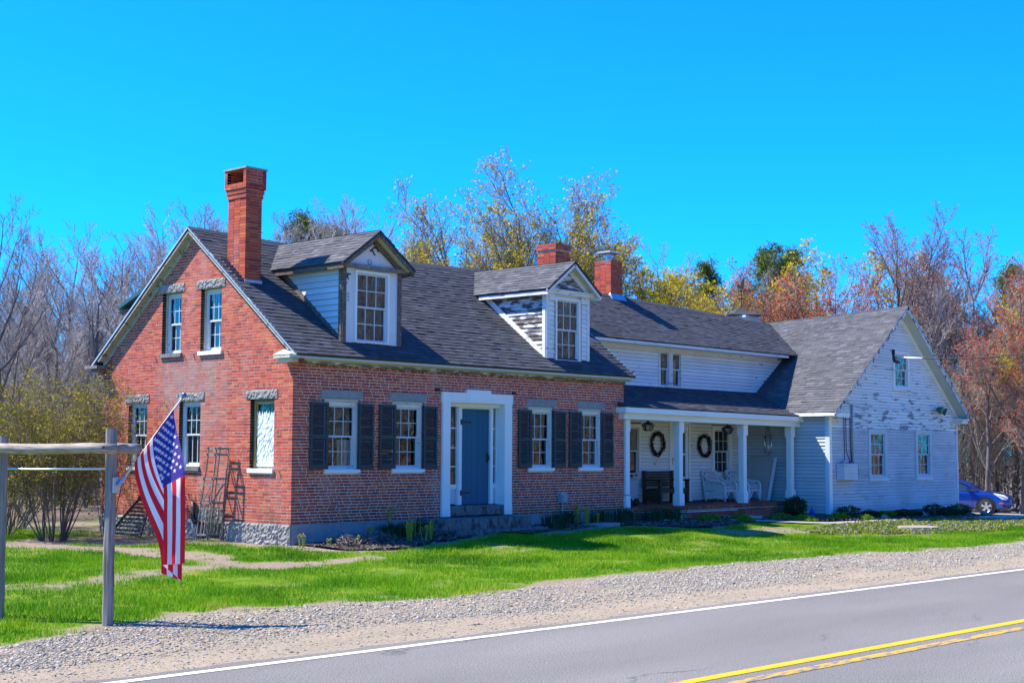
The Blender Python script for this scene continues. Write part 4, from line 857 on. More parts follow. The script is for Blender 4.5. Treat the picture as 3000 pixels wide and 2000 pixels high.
# porch roof, ceiling, beam, columns
zp = lambda x: -.0085*(x-10.7)
def SP(a, s): t = s/2.19; return (a, -.34+2.09*t, 3.055+.69*t+zp(a)*(1-t))
NP = np.array((0, -.33, .944)); NP = NP/np.linalg.norm(NP)
limP = lambda s: (10.40 if s < .28 else 10.725, wrx(3.055+.69*s/2.19)+.12)
m = MB(); slab(m, SP, NP, lambda s: (10.725, limP(s)[1]), 0.0, 2.19, .05, 10, 4); slab(m, SP, NP, lambda s: (10.40, 10.725), 0.0, .30, .05, 1, 1); pr_ = m.build('porch_roof', 'shingle_a', ell)
place_shingles(shingles(SP, NP, limP, 2.2, .13, RG), pr_, 60, RG)
def longbox(m, x0, x1, y0, y1, z0, z1):
    m.add([(x, y, z+zp(x)) for z in (z0, z1) for (x, y) in ((x0, y0), (x1, y0), (x1, y1), (x0, y1))], BOXF)
m = MB(); longbox(m, 10.38, XW-.005, -.33, -.30, 2.895, 3.03); longbox(m, 10.38, 10.41, -.30, -.01, 2.895, 3.03); m.build('porch_fascia', 'white', ell)
m = MB(); longbox(m, 10.50, XW-.005, -.19, -.0, 2.735, 2.885); longbox(m, 10.44, XW-.005, -.30, -.0, 2.885, 2.905); m.build('porch_beam', 'white', ell)
m = MB(); longbox(m, 10.73, XW-.005, .0, yE, 2.80, 2.82); m.build('porch_ceiling', 'white', ell)
for i, x in enumerate((10.80, 13.08, 16.15, 18.68)):
    y = -.0 if i else .02; w = .09; m = MB(); zt = 2.735+zp(x); hw = .083
    m.box((x-hw, y-hw, .49), (x+hw, y+hw, zt)); 
    o = .028 if i else .012
    for z0_, z1_ in ((.492, .80), (zt-.30, zt-.002)): m.box((x-hw-o, y-hw-o, z0_), (x+hw+o, y+hw+o, z1_))
    m.box((x-hw-o+.012, y-hw-o+.012, .80), (x+hw+o-.012, y+hw+o-.012, .82)); m.build('column', 'white', ell)
# brick porch floor and step
m = MB(); m.box((10.73, -.285, -.2), (XW-.01, yE-.2, .478)); pf = m.build('porch_floor', 'mortar', ell)
FP = Frame((0, -.29, 0), (1, 0, 0), (0, -1, 0)); it = []
it += [(FP, b) for b in brick_list(FP, lambda z: (10.74, XW-.02), .0, .375, [], lambda k: ([.21], .1 if k % 2 else 0), RG, depth=.08)]
u = 10.74
while u < XW-.08: it.append((FP, (u+.004, u+.064, -.2, RG.uniform(-.002, .004), .384, .492+RG.uniform(-.003, .003)))); u += .07
for r in range(9):
    u = 10.74-(.1 if r % 2 else 0)
    while u < XW-.2: it.append((FP, (max(u, 10.74)+.004, u+.206, -.42-.215*r, -.21-.215*r, .4, .49+RG.uniform(-.002, .002)))); u += .21
place_bricks(it, pf, 40, RG)
m = MB(); m.box((12.38, -.76, -.2), (16.3, -.3, .325)); stp = m.build('porch_step', 'mortar', ell); FT = Frame((0, -.765, 0), (1, 0, 0), (0, -1, 0)); it = []
it += [(FT, b) for b in brick_list(FT, lambda z: (12.38, 16.3), .05, .23, [], lambda k: ([.21], .1 if k % 2 else 0), RG, depth=.08)]
u = 12.38
while u < 16.25: it.append((FT, (u+.004, u+.064, -.2, RG.uniform(-.002, .006), .236, .338+RG.uniform(-.003, .003)))); u += .07
for r in range(1):
    u = 12.38
    while u < 16.2: it.append((FT, (u+.004, u+.206, -.44, -.21, .25, .338))); u += .21
place_bricks(it, stp, 16, RG)
m = MB(); m.box((12.5, -.47, .338), (15.2, -.33, .349)); m.build('worn_paint_strip', 'white_old', stp)
# upper roof of the ell
erz = lambda x: 6.49-.030*(x-14.1)
SE = math.hypot(2.215, 1.5)
def SEl(a, s): t = s/SE; return (a, 1.25+2.215*t, 4.96+(erz(a)-4.96)*t-.06*t*(1-t))
NE = np.array((0, -1.5/SE, 2.215/SE)); limE = lambda s: (10.6, wrx(4.96+1.35*s/SE)+.12)
m = MB(); slab(m, SEl, NE, limE, 0, SE, .05, 14, 4)
def SEb(a, s): p = SEl(a, s); return (p[0], 2*YR-p[1], p[2])
slab(m, SEb, NE*(1, -1, 1), limE, 0, SE-.002, .05, 14, 4); er = m.build('roof', 'shingle_a', ell)
place_shingles(shingles(SEl, NE, limE, SE, .13, RG), er, 110, RG)
m = MB()
for k in range(50):
    a = 10.7+.24*k; b = a+.25
    if b > 22.9: break
    za, zb = SEl(a, SE)[2], SEl(b, SE)[2]; m.rv = RG.random(); m.add([(a, YR-.14, za-.075), (b, YR-.14, zb-.08), (b, YR, zb+.014), (a, YR, za+.022), (a, YR+.14, za-.075), (b, YR+.14, zb-.08)], [(0, 1, 2, 3), (3, 2, 5, 4), (0, 3, 4)])
m.build('ridge_cap', 'shingle_a', er, rnd=True)
m = MB(); m.box((10.75, 1.27, 4.86), (20.75, 1.30, 4.955)); m.box((10.75, 1.30, 4.86), (20.72, 1.73, 4.88)); m.build('eave_fascia', 'white_old', ell)
m = MB(); m.box((10.75, 1.70, 4.76), (20.75, 1.735, 4.86)); m.build('frieze', 'white_old', ell)
c3 = chimney(ell, 14.37, 14.91, 3.32, 3.93, 5.9, 7.47, [(7.3, 7.36, -.01), (7.36, 7.47, .0)])
m = MB(); m.box((14.40, 3.35, 7.44), (14.88, 3.90, 7.482)); m.build('cap_slab', 'concrete', c3)
m = MB(); m.cyl((14.64, 3.62, 7.47), .10, .12, 14); m.cyl((14.64, 3.62, 7.59), .125, .07, 14); m.cyl((14.64, 3.62, 7.66), .07, .06, 10); m.add([(14.36, 3.34, 7.715), (14.92, 3.34, 7.715), (14.92, 3.90, 7.715), (14.36, 3.90, 7.715), (14.44, 3.42, 7.77), (14.84, 3.42, 7.77), (14.84, 3.82, 7.77), (14.44, 3.82, 7.77)], BOXF); m.build('flue_cap', 'metal', c3)
m = MB(); m.add([(14.30, 3.2, 6.32), (14.98, 3.2, 6.31), (14.98, 3.34, 6.45), (14.30, 3.34, 6.46), (14.34, 3.3, 6.5), (14.95, 3.3, 6.49), (14.95, 3.34, 6.50), (14.34, 3.34, 6.51)], BOXF); m.build('flashing', 'metal', c3)
# ---------------------------------------------------------------- the gabled wing
wing = thing('gabled_wing', 'white gable-ended clapboard wing with flaking paint and two lower windows at the right', 'house wing', (19, -1.1, 0))
FW = Frame((0, YW, 0), (1, 0, 0), (0, -1, 0)); FL = Frame((XW, 0, 0), (0, -1, 0), (-1, 0, 0))
hW = [(21.22, 22.38, 1.13, 2.64), (24.27, 25.39, 1.13, 2.645), (22.84, 23.93, 3.92, 5.13)]
wtop = lambda u: min(wrz(u), 3.10+.785*(27.55-u))-.09
m = MB(); backing(m, FW, XW+.2, XR, .06, wtop, hW, -.2, -.004, (23.22,)); backing(m, FL, -8, -YW, .06, lambda u: 3.12, [], -.2, -.004); m.box((XR-.2, YW+.2, .0), (XR, 8, 3.0)); m.box((XW, 7.8, 0), (XR, 8, 3.0)); ww = m.build('wall', 'lap_shadow', wing)
def limW(z):
    if z < 3.02: return (XW+.13, XR-.11)
    return (max(XW+.13, wrx(z+.09)), min(XR-.11, 27.55-(z+.09-3.10)/.785))
boards(FW, limW, .14, 6.42, .0925, hW, ww, lambda z: 'board_flaky' if z > 2.62 else 'board_grey', rng=RG)
boards(FL, lambda z: (-yE+.0, -YW-.11), .14, 3.06, .104, [], ww, 'board_blue', rng=RG)
m = MB(); m.fbox(FW, XW-.022, XW+.13, .0, .03, .13, 3.08); m.build('corner_board', 'white', wing)
m = MB(); m.fbox(FL, -YW-.11, -YW-.0, .0, .026, .13, 3.06); m.build('corner_board', m_paint('corner_grey_blue', (.6, .68, .74), dirt=.1), wing)
m = MB(); m.fbox(FW, XR-.11, XR+.02, .0, .03, .05, 3.02); m.build('corner_board', 'board_grey', wing)
m = MB(); m.fbox(FW, XW+.03, XR-.02, -.3, -.012, -.7, .135); m.fbox(FL, -8, -YW-.02, -.3, -.012, -.5, .135); m.build('foundation', 'concrete', wing)
for i, (a, b, c, d) in enumerate(hW):
    cur = [[('curtain_o', .3, .62, .0, 1), ('curtain', .0, .12, 0, 1)], [('curtain_w', .2, .9, .62, .86), ('curtain', .55, .9, .0, .2), ('curtain_w', .25, .6, .0, .25)], [('curtain', .3, .6, 0, 1)]][i]
    window(wing, FW, a+.006, b-.006, c+.01, d-.004, n=.02, cw=.13 if i < 2 else .12, cols=3, rows=(2, 2), frame='board_white' if i == 2 else 'trim_worn', curtain=cur, sill=(a-.02, b+.02, c-.07, c+.008, 'white_old', .075), proud=.03, mt=.02)
SWl = math.hypot(4.51, 3.36)
rzw = lambda y: 6.50-.048*(y+1.55)
def SWL(a, s): t = s/SWl; return (18.63+4.59*t, a, 3.08+(rzw(a)-3.08)*t)
def SWR(a, s): t = s/SWl; return (27.55-4.33*t, a, 3.10+(rzw(a)-3.10)*t)
NWL = np.array((-3.36/SWl, 0, 4.51/SWl)); NWR = NWL*(-1, 1, 1); lw = lambda s: (YW-.40, 8.1)
m = MB(); slab(m, SWL, NWL, lw, 0, SWl, .05, 8, 4); slab(m, SWR, NWR, lw, 0, SWl-.002, .05, 8, 4); wr = m.build('roof', 'shingle2_a', wing)
def keepW(c): return c[1] < 1.3+max(0, (c[2]-4.9))*1.75 and not (c[1] > 1.9 and c[2] < 4.8) or c[2] > 6.0
place_shingles(shingles(SWL, NWL, lambda s: (YW-.41, 4.4), SWl, .132, RG, keepW), wr, 120, RG, 'shingle2')
m = MB()
for k in range(34):
    a = YW-.4+.24*k; b = a+.25; za, zb = rzw(a), rzw(b); m.rv = RG.random(); m.add([(23.22-.14, a, za-.095), (23.22-.14, b, zb-.1), (23.22, b, zb+.014), (23.22, a, za+.022), (23.22+.14, a, za-.1), (23.22+.14, b, zb-.105)], [(0, 1, 2, 3), (3, 2, 5, 4), (0, 3, 4)])
m.build('ridge_cap', 'shingle_a', wr, rnd=True)
for Sf in (SWL, SWR):
    p0 = np.array(Sf(YW-.385, .0)); p1 = np.array(Sf(YW-.385, SWl)); m = MB(); m.beam(p0+(0, 0, -.085), p1+(0, 0, -.085), .03, .10); m.beam(p0+(0, -.012, -.02), p1+(0, -.012, -.02), .03, .03); m.build('rake_fascia', m_paint('rake_flaking', (.74, .75, .76), peel=.45, sc=(3, 3, 3), scale=2.5, under=(.1, .1, .11)) if 'rk' not in MT else MT['rk'], wing)
    m = MB(); q = np.array((0, .19, -.10)); m.beam(p0+q, p1+q, .36, .02); m.build('rake_soffit', m_paint('soffit_tan', (.62, .59, .53), dirt=.2), wing)
    m = MB(); q = np.array((0, .36, -.19)); m.beam(p0+q+np.array((.15, 0, .1))*(1 if Sf is SWL else -1)*(1, 0, 1 if Sf is SWL else -1), p1+q, .035, .12); m.build('rake_board', 'white', wing)
m = MB(); m.box((18.63, YW-.38, 2.97), (18.66, 1.6, 3.07)); m.box((18.66, YW-.36, 3.04), (XW, 1.6, 3.06)); m.build('eave_fascia', 'white_old', wing)
m = MB(); m.box((18.67, YW-.38, 2.95), (19.5, YW-.035, 3.07)); m.build('cornice_return', 'white', wing)
m = MB(); m.box((27.0, YW-.40, 3.0), (27.56, YW-.02, 3.06)); m.box((27.08, YW-.32, 2.9), (27.48, YW-.02, 3.0)); m.build('cornice_return', 'white_old', wing)
m = MB(); m.box((19.31, YW-.27, 1.12), (20.10, YW-.03, 1.60)); bx = m.build('box_cover', 'board_grey', wing)
boards(Frame((0, YW-.27, 0), (1, 0, 0), (0, -1, 0)), lambda z: (19.31, 20.10), 1.12, 1.59, .095, [], bx, 'board_grey', rng=RG)
m = MB(); m.fbox(FW, 20.13, 20.40, .03, .15, 1.13, 1.62); m.tube([FW.p(20.28, .15, 1.36), FW.p(20.28, .24, 1.36)], .08, 14); m.build('electric_meter', 'meter', wing)
m = MB(); m.tube([FW.p(20.19, .06, 1.62), FW.p(20.19, .06, 3.35)], .033, 8); m.build('conduit', 'meter', wing, smooth=True)
for dx, e in ((19.72, 19.5), (19.83, 19.98), (20.08, 20.02)):
    m = MB(); m.tube([FW.p(dx, .05, 3.05), FW.p(dx+.01, .05, 2.3), FW.p(dx+.03, .05, 1.95), FW.p((dx+e)/2+.1, .06, 1.70), FW.p(e, .06, 1.62)], .011, 5); m.build('cable', 'cable', wing, smooth=True)
m = MB()
for sx in (-.12, .16):
    c = FW.p(25.86+sx, .13, 3.34 if sx < 0 else 3.29); m.tube([FW.p(25.9, .03, 3.27), FW.p(25.88+sx*.6, .06, 3.30), c], .012, 6)
    d = np.array((.35*(1 if sx > 0 else -.2), -.8, -.3)); d /= np.linalg.norm(d); m.tube([np.array(c)-d*.06, np.array(c)-d*.03, np.array(c)+d*.10, np.array(c)+d*.13], [.05, .08, .125, .12], 14)
m.build('floodlight', 'green_lamp', wing, smooth=True)
m = MB(); m.fbox(FL, .16, .34, .02, .1, 2.87, 2.93); m.build('wall_lamp', 'cushion', wing)
# cupola on the ridge behind the ell
m = MB(); cx, cy = 23.2, 4.62; m.box((cx-.42, cy-.42, 5.75), (cx+.42, cy+.42, 6.52)); m.box((cx-.47, cy-.47, 6.47), (cx+.47, cy+.47, 6.535)); cu = m.build('cupola', 'board_clean', wing)
m = MB(); m.lathe((cx, cy, 6.535), [(.80, 0), (.80, .03), (.42, .14), (.05, .3), (.0, .31)], 4); o = m.build('cupola_roof', 'shingle_a', cu)
m = MB(); m.tube([(cx, cy, 6.82), (cx, cy, 7.72)], .016, 6)
for z, l in ((7.15, .22), (7.42, .3)): m.tube([(cx-l, cy, z), (cx+l, cy, z)], .012, 5); m.tube([(cx, cy-l, z), (cx, cy+l, z)], .012, 5)
m.prism([(cy-.05, 7.48), (cy+.16, 7.52), (cy+.14, 7.68), (cy+.02, 7.62), (cy-.03, 7.82), (cy-.1, 7.84), (cy-.12, 7.74), (cy-.1, 7.6)], 'x', cx-.012, cx+.012); m.prism([(cy-.45, 7.42), (cy-.28, 7.5), (cy-.28, 7.34)], 'x', cx-.012, cx+.012); m.build('weathervane', 'iron', cu)
# service wires from the gable to the road
def wire(a, b, sagv, r, n=14): return [tuple(np.array(a)*(1-t)+np.array(b)*t-np.array((0, 0, sagv*4*t*(1-t)))) for t in np.linspace(0, 1, n)]
P0 = (22.22, YW-.42, 4.86); P1 = (19.4, -12.6, 5.75)
sw = thing('service_wire', 'overhead electric service wire running from the white gable out to the right', 'wire', P0)
m = MB(); pts = wire(P0, P1, .55, .02, 22); m.tube(pts, .018, 6); m.build('cable', 'cable', sw, smooth=True)
m = MB(); m.tube(pts[:3], .028, 8); m.build('white_sleeve', 'white', sw, smooth=True)
m = MB(); m.tube(wire((21.6, YW-.42, 4.45), (19.5, -12.6, 5.45), .5, .01, 22), .009, 5); m.build('lower_cable', 'cable', sw)
m = MB()
for k in range(5):
    a = .35*k; m.tube([(22.16, YW-.40, 5.0), (22.05+.05*k, YW-.45, 4.80-.03*k), (22.1+.1*k, YW-.46, 4.68), (22.24+.05*k, YW-.42, 4.74)], .018, 6)
m.cyl((22.14, YW-.42, 4.92), .05, .16, 10); m.build('drip_loop', 'cable', sw, smooth=True)

# ---------------------------------------------------------------- things on the porch
def lantern(x, y, z, label):
    t = thing('porch_lantern', label, 'lantern', (x, y, z), 'lanterns hanging under the porch ceiling')
    m = MB(); m.cyl((x, y, z+.13), .012, .10, 6); m.lathe((x, y, z+.05), [(.2, 0), (.19, .01), (.06, .075), (.035, .085), (.03, .11), (.0, .12)], 6); m.build('hood', 'iron', t)
    m = MB(); m.lathe((x, y, z-.10), [(.10, 0), (.165, .15)], 6); m.build('lamp_glass', 'glass', t)
    m = MB()
    for k in range(6): a = k*math.pi/3; m.beam((x+.1*math.cos(a), y+.1*math.sin(a), z-.1), (x+.168*math.cos(a), y+.168*math.sin(a), z+.05), .014, .014)
    m.cyl((x, y, z-.115), .105, .02, 6); m.build('cage', 'iron', t)
lantern(12.8, .8, 2.58, 'black lantern hanging above the wooden bench'); lantern(16.6, .8, 2.54, 'black lantern hanging in front of the window behind the wicker chairs')
def wreath(x, z, rx, rz_, seed, label):
    t = thing('wreath', label, 'wreath', (x, yE-.03, z-rz_), 'twig wreaths on the porch wall'); rg = random.Random(seed); m = MB()
    for k in range(70):
        a = rg.uniform(0, 6.28); l = rg.uniform(.5, 1.3); rr = rg.uniform(-.045, .045); dy = rg.uniform(.0, .09); pts = []
        for j in range(6):
            b = a+l*j/5; e = rr+.02*math.sin(j*1.7+k); pts.append((x+(rx-.06+e)*math.cos(b), yE-.03-dy+.01*math.sin(j), z+(rz_-.06+e)*math.sin(b)))
        m.rv = rg.random(); m.tube(pts, rg.uniform(.008, .016), 4)
    for k in range(26):
        a = rg.uniform(0, 6.28); m.rv = rg.random(); p = (x+rx*math.cos(a), yE-.07, z+rz_*math.sin(a)); m.tube([p, (p[0]+rg.uniform(-.06, .06), p[1]-.02, p[2]+rg.uniform(-.1, .05))], .005, 3)
    m.build('twig_ring', 'wreath', t, rnd=True)
wreath(14.42, 2.13, .33, .36, 1, 'dark twig wreath between the left porch window and the door'); wreath(16.72, 2.10, .33, .36, 2, 'dark twig wreath between the porch door and the right window')
t = thing('wind_chime', 'wind chime of pale metal tubes hanging at the right end of the porch', 'wind chime', (18.42, .6, 1.85))
m = MB(); m.cyl((18.42, .6, 2.37), .13, .02, 14); m.build('disc', 'iron', t)
m = MB()
for k in range(5): a = k*1.256; m.tube([(18.42, .6, 2.80), (18.42+.1*math.cos(a), .6+.1*math.sin(a), 2.39)], .005, 4)
m.build('cord', 'cable', t)
for k in range(5):
    a = k*1.256; m = MB(); m.cyl((18.42+.11*math.cos(a), .6+.11*math.sin(a), 1.83+.05*(k % 3)), .018, .5, 8); m.build('tube', 'chrome', t, smooth=True)
# bench
t = thing('porch_bench', 'dark brown slatted wooden bench against the porch wall', 'bench', (14.25, 1.3, .49)); bx0, bx1, by0, by1, bz = 13.62, 14.98, 1.0, 1.62, .49
for x in (bx0, bx1-.09):
    m = MB(); m.box((x, by0, bz), (x+.09, by0+.09, bz+.66)); m.box((x, by1-.08, bz), (x+.09, by1, bz+.9)); m.box((x, by0-.02, bz+.62), (x+.09, by1-.08, bz+.67)); m.box((x+.02, by0+.09, bz+.06), (x+.07, by1-.08, bz+.40)); m.build('side_frame', 'bench', t)
for k in range(5):
    m = MB(); y = by0+.02+.1*k; m.box((bx0+.09, y, bz+.39), (bx1-.09, y+.085, bz+.42)); m.build('seat_slat', 'bench', t)
for k in range(6):
    m = MB(); z = bz+.47+.072*k; m.box((bx0+.09, by1-.07+.01*k*.5, z), (bx1-.09, by1-.04+.01*k*.5, z+.056)); m.build('back_slat', 'bench', t)
m = MB(); m.box((bx0+.09, by0+.02, bz+.3), (bx1-.09, by0+.05, bz+.385)); m.build('apron', 'bench', t)
# grill
t = thing('gas_grill', 'grey gas grill on wheels standing in the left corner of the porch', 'grill', (11.95, .8, .49)); x0 = 11.70
m = MB(); m.box((x0, .65, .68), (x0+.42, 1.25, 1.2)); m.build('cabinet', 'meter', t); m = MB(); m.box((x0-.05, .6, 1.2), (x0+.52, 1.3, 1.36)); m.build('hood', m_plain('grill_grey', (.3, .32, .34), .4), t)
m = MB(); m.tube([(x0+.1, .6, 1.28), (x0+.1, .56, 1.28)], .045, 12); m.build('knob', 'iron', t); m = MB(); m.tube([(x0+.3, .6, 1.3), (x0+.3, .57, 1.3)], .03, 10); m.build('knob', 'iron', t); m = MB(); m.box((x0-.02, .64, .62), (x0+.03, 1.2, 1.2)); m.build('wooden_side', m_wood('grill_wood', (.2, .09, .03), (.4, .2, .08)), t)
for x in (x0+.08, x0+.36): m = MB(); m.tube([(x, .6, .59), (x, .66, .59)], .1, 16); m.build('wheel', 'rubber', t)
m = MB(); 
for k in range(3): m.box((x0+.42+.04*k, .72, .52), (x0+.435+.04*k, .76, .95))
m.box((x0+.4, .7, .5), (x0+.55, 1.1, .53)); m.build('tank_rack', 'iron', t)
# wicker chairs
def wicker(x0, y0, w, d, label):
    z = .492; t = thing('wicker_armchair', label, 'armchair', (x0+w/2, y0+d/2, z), 'white wicker armchairs on the porch')
    m = MB(); m.box((x0+.05, y0+.06, z+.30), (x0+w-.05, y0+d-.05, z+.34)); m.build('seat_frame', 'wicker', t)
    for xx, s in ((x0, -1), (x0+w, 1)):
        m = MB(); prof = [(y0+d+.12, z+.88), (y0+d+.03, z+.74), (y0+d*.75, z+.60), (y0+d*.4, z+.57), (y0+.08, z+.55), (y0+.01, z+.47), (y0, z+.30), (y0+.0, z)]
        m.tube([(xx+s*(.05 if b > z+.5 else .0), a, b) for a, b in prof], .032, 8); m.tube([(xx, y0+.03, z+.30), (xx, y0+d, z+.30)], .02, 6); m.tube([(xx, y0+d-.02, z), (xx, y0+d+.03, z+.3), (xx+s*.03, y0+d+.1, z+.85)], .025, 6); m.build('arm', 'wicker', t, smooth=True)
        m = MB(); m.add([(xx-.008, y0+.02, z+.05), (xx-.008, y0+d*.5, z+.09), (xx-.008, y0+d, z+.03), (xx-.008, y0+d+.02, z+.30), (xx-.008, y0+.02, z+.30), (xx+.008, y0+.02, z+.05), (xx+.008, y0+d*.5, z+.09), (xx+.008, y0+d, z+.03), (xx+.008, y0+d+.02, z+.30), (xx+.008, y0+.02, z+.30)], [(0, 1, 2, 3, 4), (9, 8, 7, 6, 5), (0, 5, 6, 1), (1, 6, 7, 2)]); 
        for k in range(12): yy = y0+.03+(d-.04)*k/11; m.tube([(xx+s*.01, yy, z+.08), (xx+s*.01, yy, z+.30)], .008, 4)
        m.build('side_weave', 'wicker', t)
        m = MB()
        for c, rr, q in ((y0+d*.45, .07, .12), (y0+d*.45, .11, .14)):
            m.tube([(xx+s*.01, c+rr*math.cos(a), z+.44+q*math.sin(a)) for a in [k*math.pi/8 for k in range(17)]], .011, 5)
        for yy, y2 in ((y0+.1, y0+.2), (y0+.16, y0+.24), (y0+d*.72, y0+d*.9), (y0+d*.66, y0+d*.78)): m.tube([(xx, yy, z+.30), (xx, (yy+y2)/2+.02, z+.42), (xx+s*.02, y2, z+.58)], .011, 5)
        for k in range(5): m.tube([(xx, y0+.03, z+.33+.04*k), (xx, y0+.16, z+.36+.04*k)], .006, 4)
        m.build('side_scroll', 'wicker', t, smooth=True)
    for xx in (x0, x0+w): m = MB(); m.box((xx-.006, y0+.04, z+.30), (xx+.006, y0+d+.02, z+.50)); m.box((xx-.006, y0+d*.3, z+.50), (xx+.006, y0+d+.05, z+.58)); m.build('side_panel', 'wicker', t)
    m = MB(); m.box((x0+.03, y0+d+.0, z+.30), (x0+w-.03, y0+d+.02, z+.80)); m.box((x0+.01, y0-.004, z+.20), (x0+.1, y0+.004, z+.30)); m.build('back_panel', 'wicker', t)
    m = MB(); hw = w/2; xc = x0+hw; n = 12
    top = [(xc+hw*1.08*math.cos(a), y0+d+.10+.05*math.sin(a), z+.70+.20*math.sin(a)) for a in [math.pi*k/n for k in range(n+1)]]
    m.tube(top, .03, 8)
    for k in range(15): u = -1+2*k/14; a = math.acos(max(-1, min(1, u))); m.tube([(xc+u*hw*.9, y0+d-.02, z+.32), (xc+u*hw*1.02, y0+d+.10+.05*math.sin(a), z+.70+.2*math.sin(a))], .013, 5)
    for zz in (.42, .52, .62): m.tube([(x0, y0+d+.02, z+zz), (x0+w, y0+d+.02, z+zz)], .01, 5)
    m.build('back', 'wicker', t, smooth=True)
    m = MB()
    arc = [(xc+(hw-.03)*math.cos(a), y0, z+.03+.26*math.sin(a)) for a in [math.pi*k/12 for k in range(13)]]; m.tube([(xc+(hw-.03)*math.cos(a)*(.75 if 0.3 < a < 2.8 else .98), y0, z+.28*math.sin(a)) for a in [math.pi*k/12 for k in range(13)]], .016, 6); m.tube([(x0, y0, z+.30), (x0+w, y0, z+.30)], .025, 6)
    for k in range(9):
        for s in (-1, 1):
            xx = xc+s*hw*(1-.055*k); zl = max(.0, .29-.03*k*k*.6); m.tube([(xx, y0, z+.30), (xc+s*(hw-.01), y0, z+.30-.035*(k+1)*.9)], .006, 4)
    m.build('front_arch', 'wicker', t)
    m = MB(); m.add([(x0+.04, y0+.02, z+.34), (x0+w-.04, y0+.02, z+.34), (x0+w-.04, y0+d-.08, z+.34), (x0+.04, y0+d-.08, z+.34), (x0+.07, y0+.05, z+.46), (x0+w-.07, y0+.05, z+.46), (x0+w-.07, y0+d-.1, z+.46), (x0+.07, y0+d-.1, z+.46)], BOXF); o = m.build('seat_cushion', 'cushion', t, smooth=False)
    md = o.modifiers.new('b', 'BEVEL'); md.width = .04; md.segments = 3
    m = MB(); m.add([(x0+.08, y0+d-.12, z+.44), (x0+w-.08, y0+d-.12, z+.44), (x0+w-.08, y0+d+.0, z+.44), (x0+.08, y0+d+.0, z+.44), (x0+.08, y0+d+.0, z+.84), (x0+w-.08, y0+d+.0, z+.84), (x0+w-.08, y0+d+.09, z+.84), (x0+.08, y0+d+.09, z+.84)], BOXF); o = m.build('back_pillow', 'cushion', t); md = o.modifiers.new('b', 'BEVEL'); md.width = .05; md.segments = 3
    return t
wicker(16.62, .92, .62, .68, 'white wicker armchair standing left of the third porch column'); wicker(17.72, .82, .62, .68, 'white wicker armchair beside the leaning panel at the right end of the porch')
t = thing('leaning_panel', 'tall pale panel leaning against the right end wall of the porch', 'panel', (18.5, .95, .49))
m = MB(); m.add([(18.36, .66, .49), (18.40, .66, .49), (18.42, 1.5, .49), (18.38, 1.5, .49), (18.68, .60, 1.74), (18.72, .60, 1.74), (18.74, 1.45, 1.76), (18.70, 1.45, 1.76)], BOXF); m.build('panel_face', m_plain('tan_panel', (.42, .39, .36), .7), t)
m = MB(); m.beam((18.40, .6, .49), (18.72, .53, 1.76), .05, .1); m.build('panel_edge', 'sash', t); m = MB(); m.box((18.67, .52, 1.58), (18.72, .56, 1.74)); m.build('handle', 'bench', t)
t = MB(); t.lathe((15.6, 1.2, .494), [(.5, 0), (.5, .012), (.0, .012)], 20); o = t.build('door_mat', m_plain('dark_mat', (.02, .035, .04), .9), None); o['label'] = 'dark doormat lying on the brick porch floor in front of the door'; o['category'] = 'doormat'
m = MB(); m.lathe((18.30, -.95, hz(18.3, -.95)), [(.07, 0), (.075, .16), (.03, .22), (.03, .26), (.0, .26)], 10); o = m.build('blue_bottle', m_plain('blue_plastic', (.01, .07, .6), .4), None); o['label'] = 'small bright blue plastic bottle at the foot of the grey wall by the porch shrub'; o['category'] = 'bottle'
# ---------------------------------------------------------------- log frame with the flag
fr = thing('log_frame', 'weathered grey timber frame of two posts with log crossbars at the left edge', 'post frame', (-8.83, -7.6, hz(-8.8, -7.6)))
dv = np.array((-9.50+8.845, -6.25+7.64, 0)); dv /= np.linalg.norm(dv); nv = np.array((-dv[1], dv[0], 0)); pA = np.array((-8.845, -7.62, 0)); pB = pA+dv*1.50
def post(p, z1, seed):
    rg = random.Random(seed); m = MB(); n = 8; k = 8; V = []; hw = .062
    for i in range(n+1):
        z = -.4+(z1+.4)*i/n; j = (rg.uniform(-.004, .004), rg.uniform(-.004, .004))
        for q in range(k):
            a = q*math.pi/4+math.pi/8; sq = hw/max(abs(math.cos(a)), abs(math.sin(a))); c = p+(dv*math.cos(a)+nv*math.sin(a))*sq*.98; V.append((c[0]+j[0]+.018*(1-i/n)*1, c[1]+j[1], z))
    F = [(i*k+q, i*k+(q+1) % k, (i+1)*k+(q+1) % k, (i+1)*k+q) for i in range(n) for q in range(k)]+[tuple(n*k+q for q in range(k))]
    m.add(V, F); return m.build('post', 'wood_grey' if False else 'log', fr)
MT['postw'] = m_wood('weathered_post', (.10, .085, .075), (.42, .37, .32), (14, 14, .7), 2.5)
for p, z1 in ((pA, 2.15), (pB, 2.06)): o = post(p, z1, 3); o.data.materials.clear(); o.data.materials.append(MT['postw'])
for s in (-1, 1):
    c0 = pA-dv*(.14 if s > 0 else .30)+nv*.125*s; c1_ = pA+dv*(4.4)+nv*.125*s; m = MB(); n = 14
    m.tube([tuple(c0*(1-i/n)+c1_*(i/n)+np.array((0, 0, 1.912+.008*math.sin(i*1.3)))) for i in range(n+1)], [.060+.004*math.sin(i*2.1) for i in range(n+1)], 12); m.build('crossbar', 'log', fr, smooth=True)
m = MB(); m.tube([tuple(pA+dv*.0+np.array((0, 0, 1.68))), tuple(pA+dv*1.0+np.array((0, 0, 1.665))), tuple(pA+dv*4.4+np.array((0, 0, 1.70)))], .013, 8); m.build('metal_rod', 'chrome', fr, smooth=True)
m = MB(); c = pA-dv*.02+nv*.18; m.tube([tuple(c+np.array((0, 0, 1.93))), tuple(c+nv*.02+np.array((0, 0, 1.93)))], .015, 8); m.build('bolt', 'iron', fr)
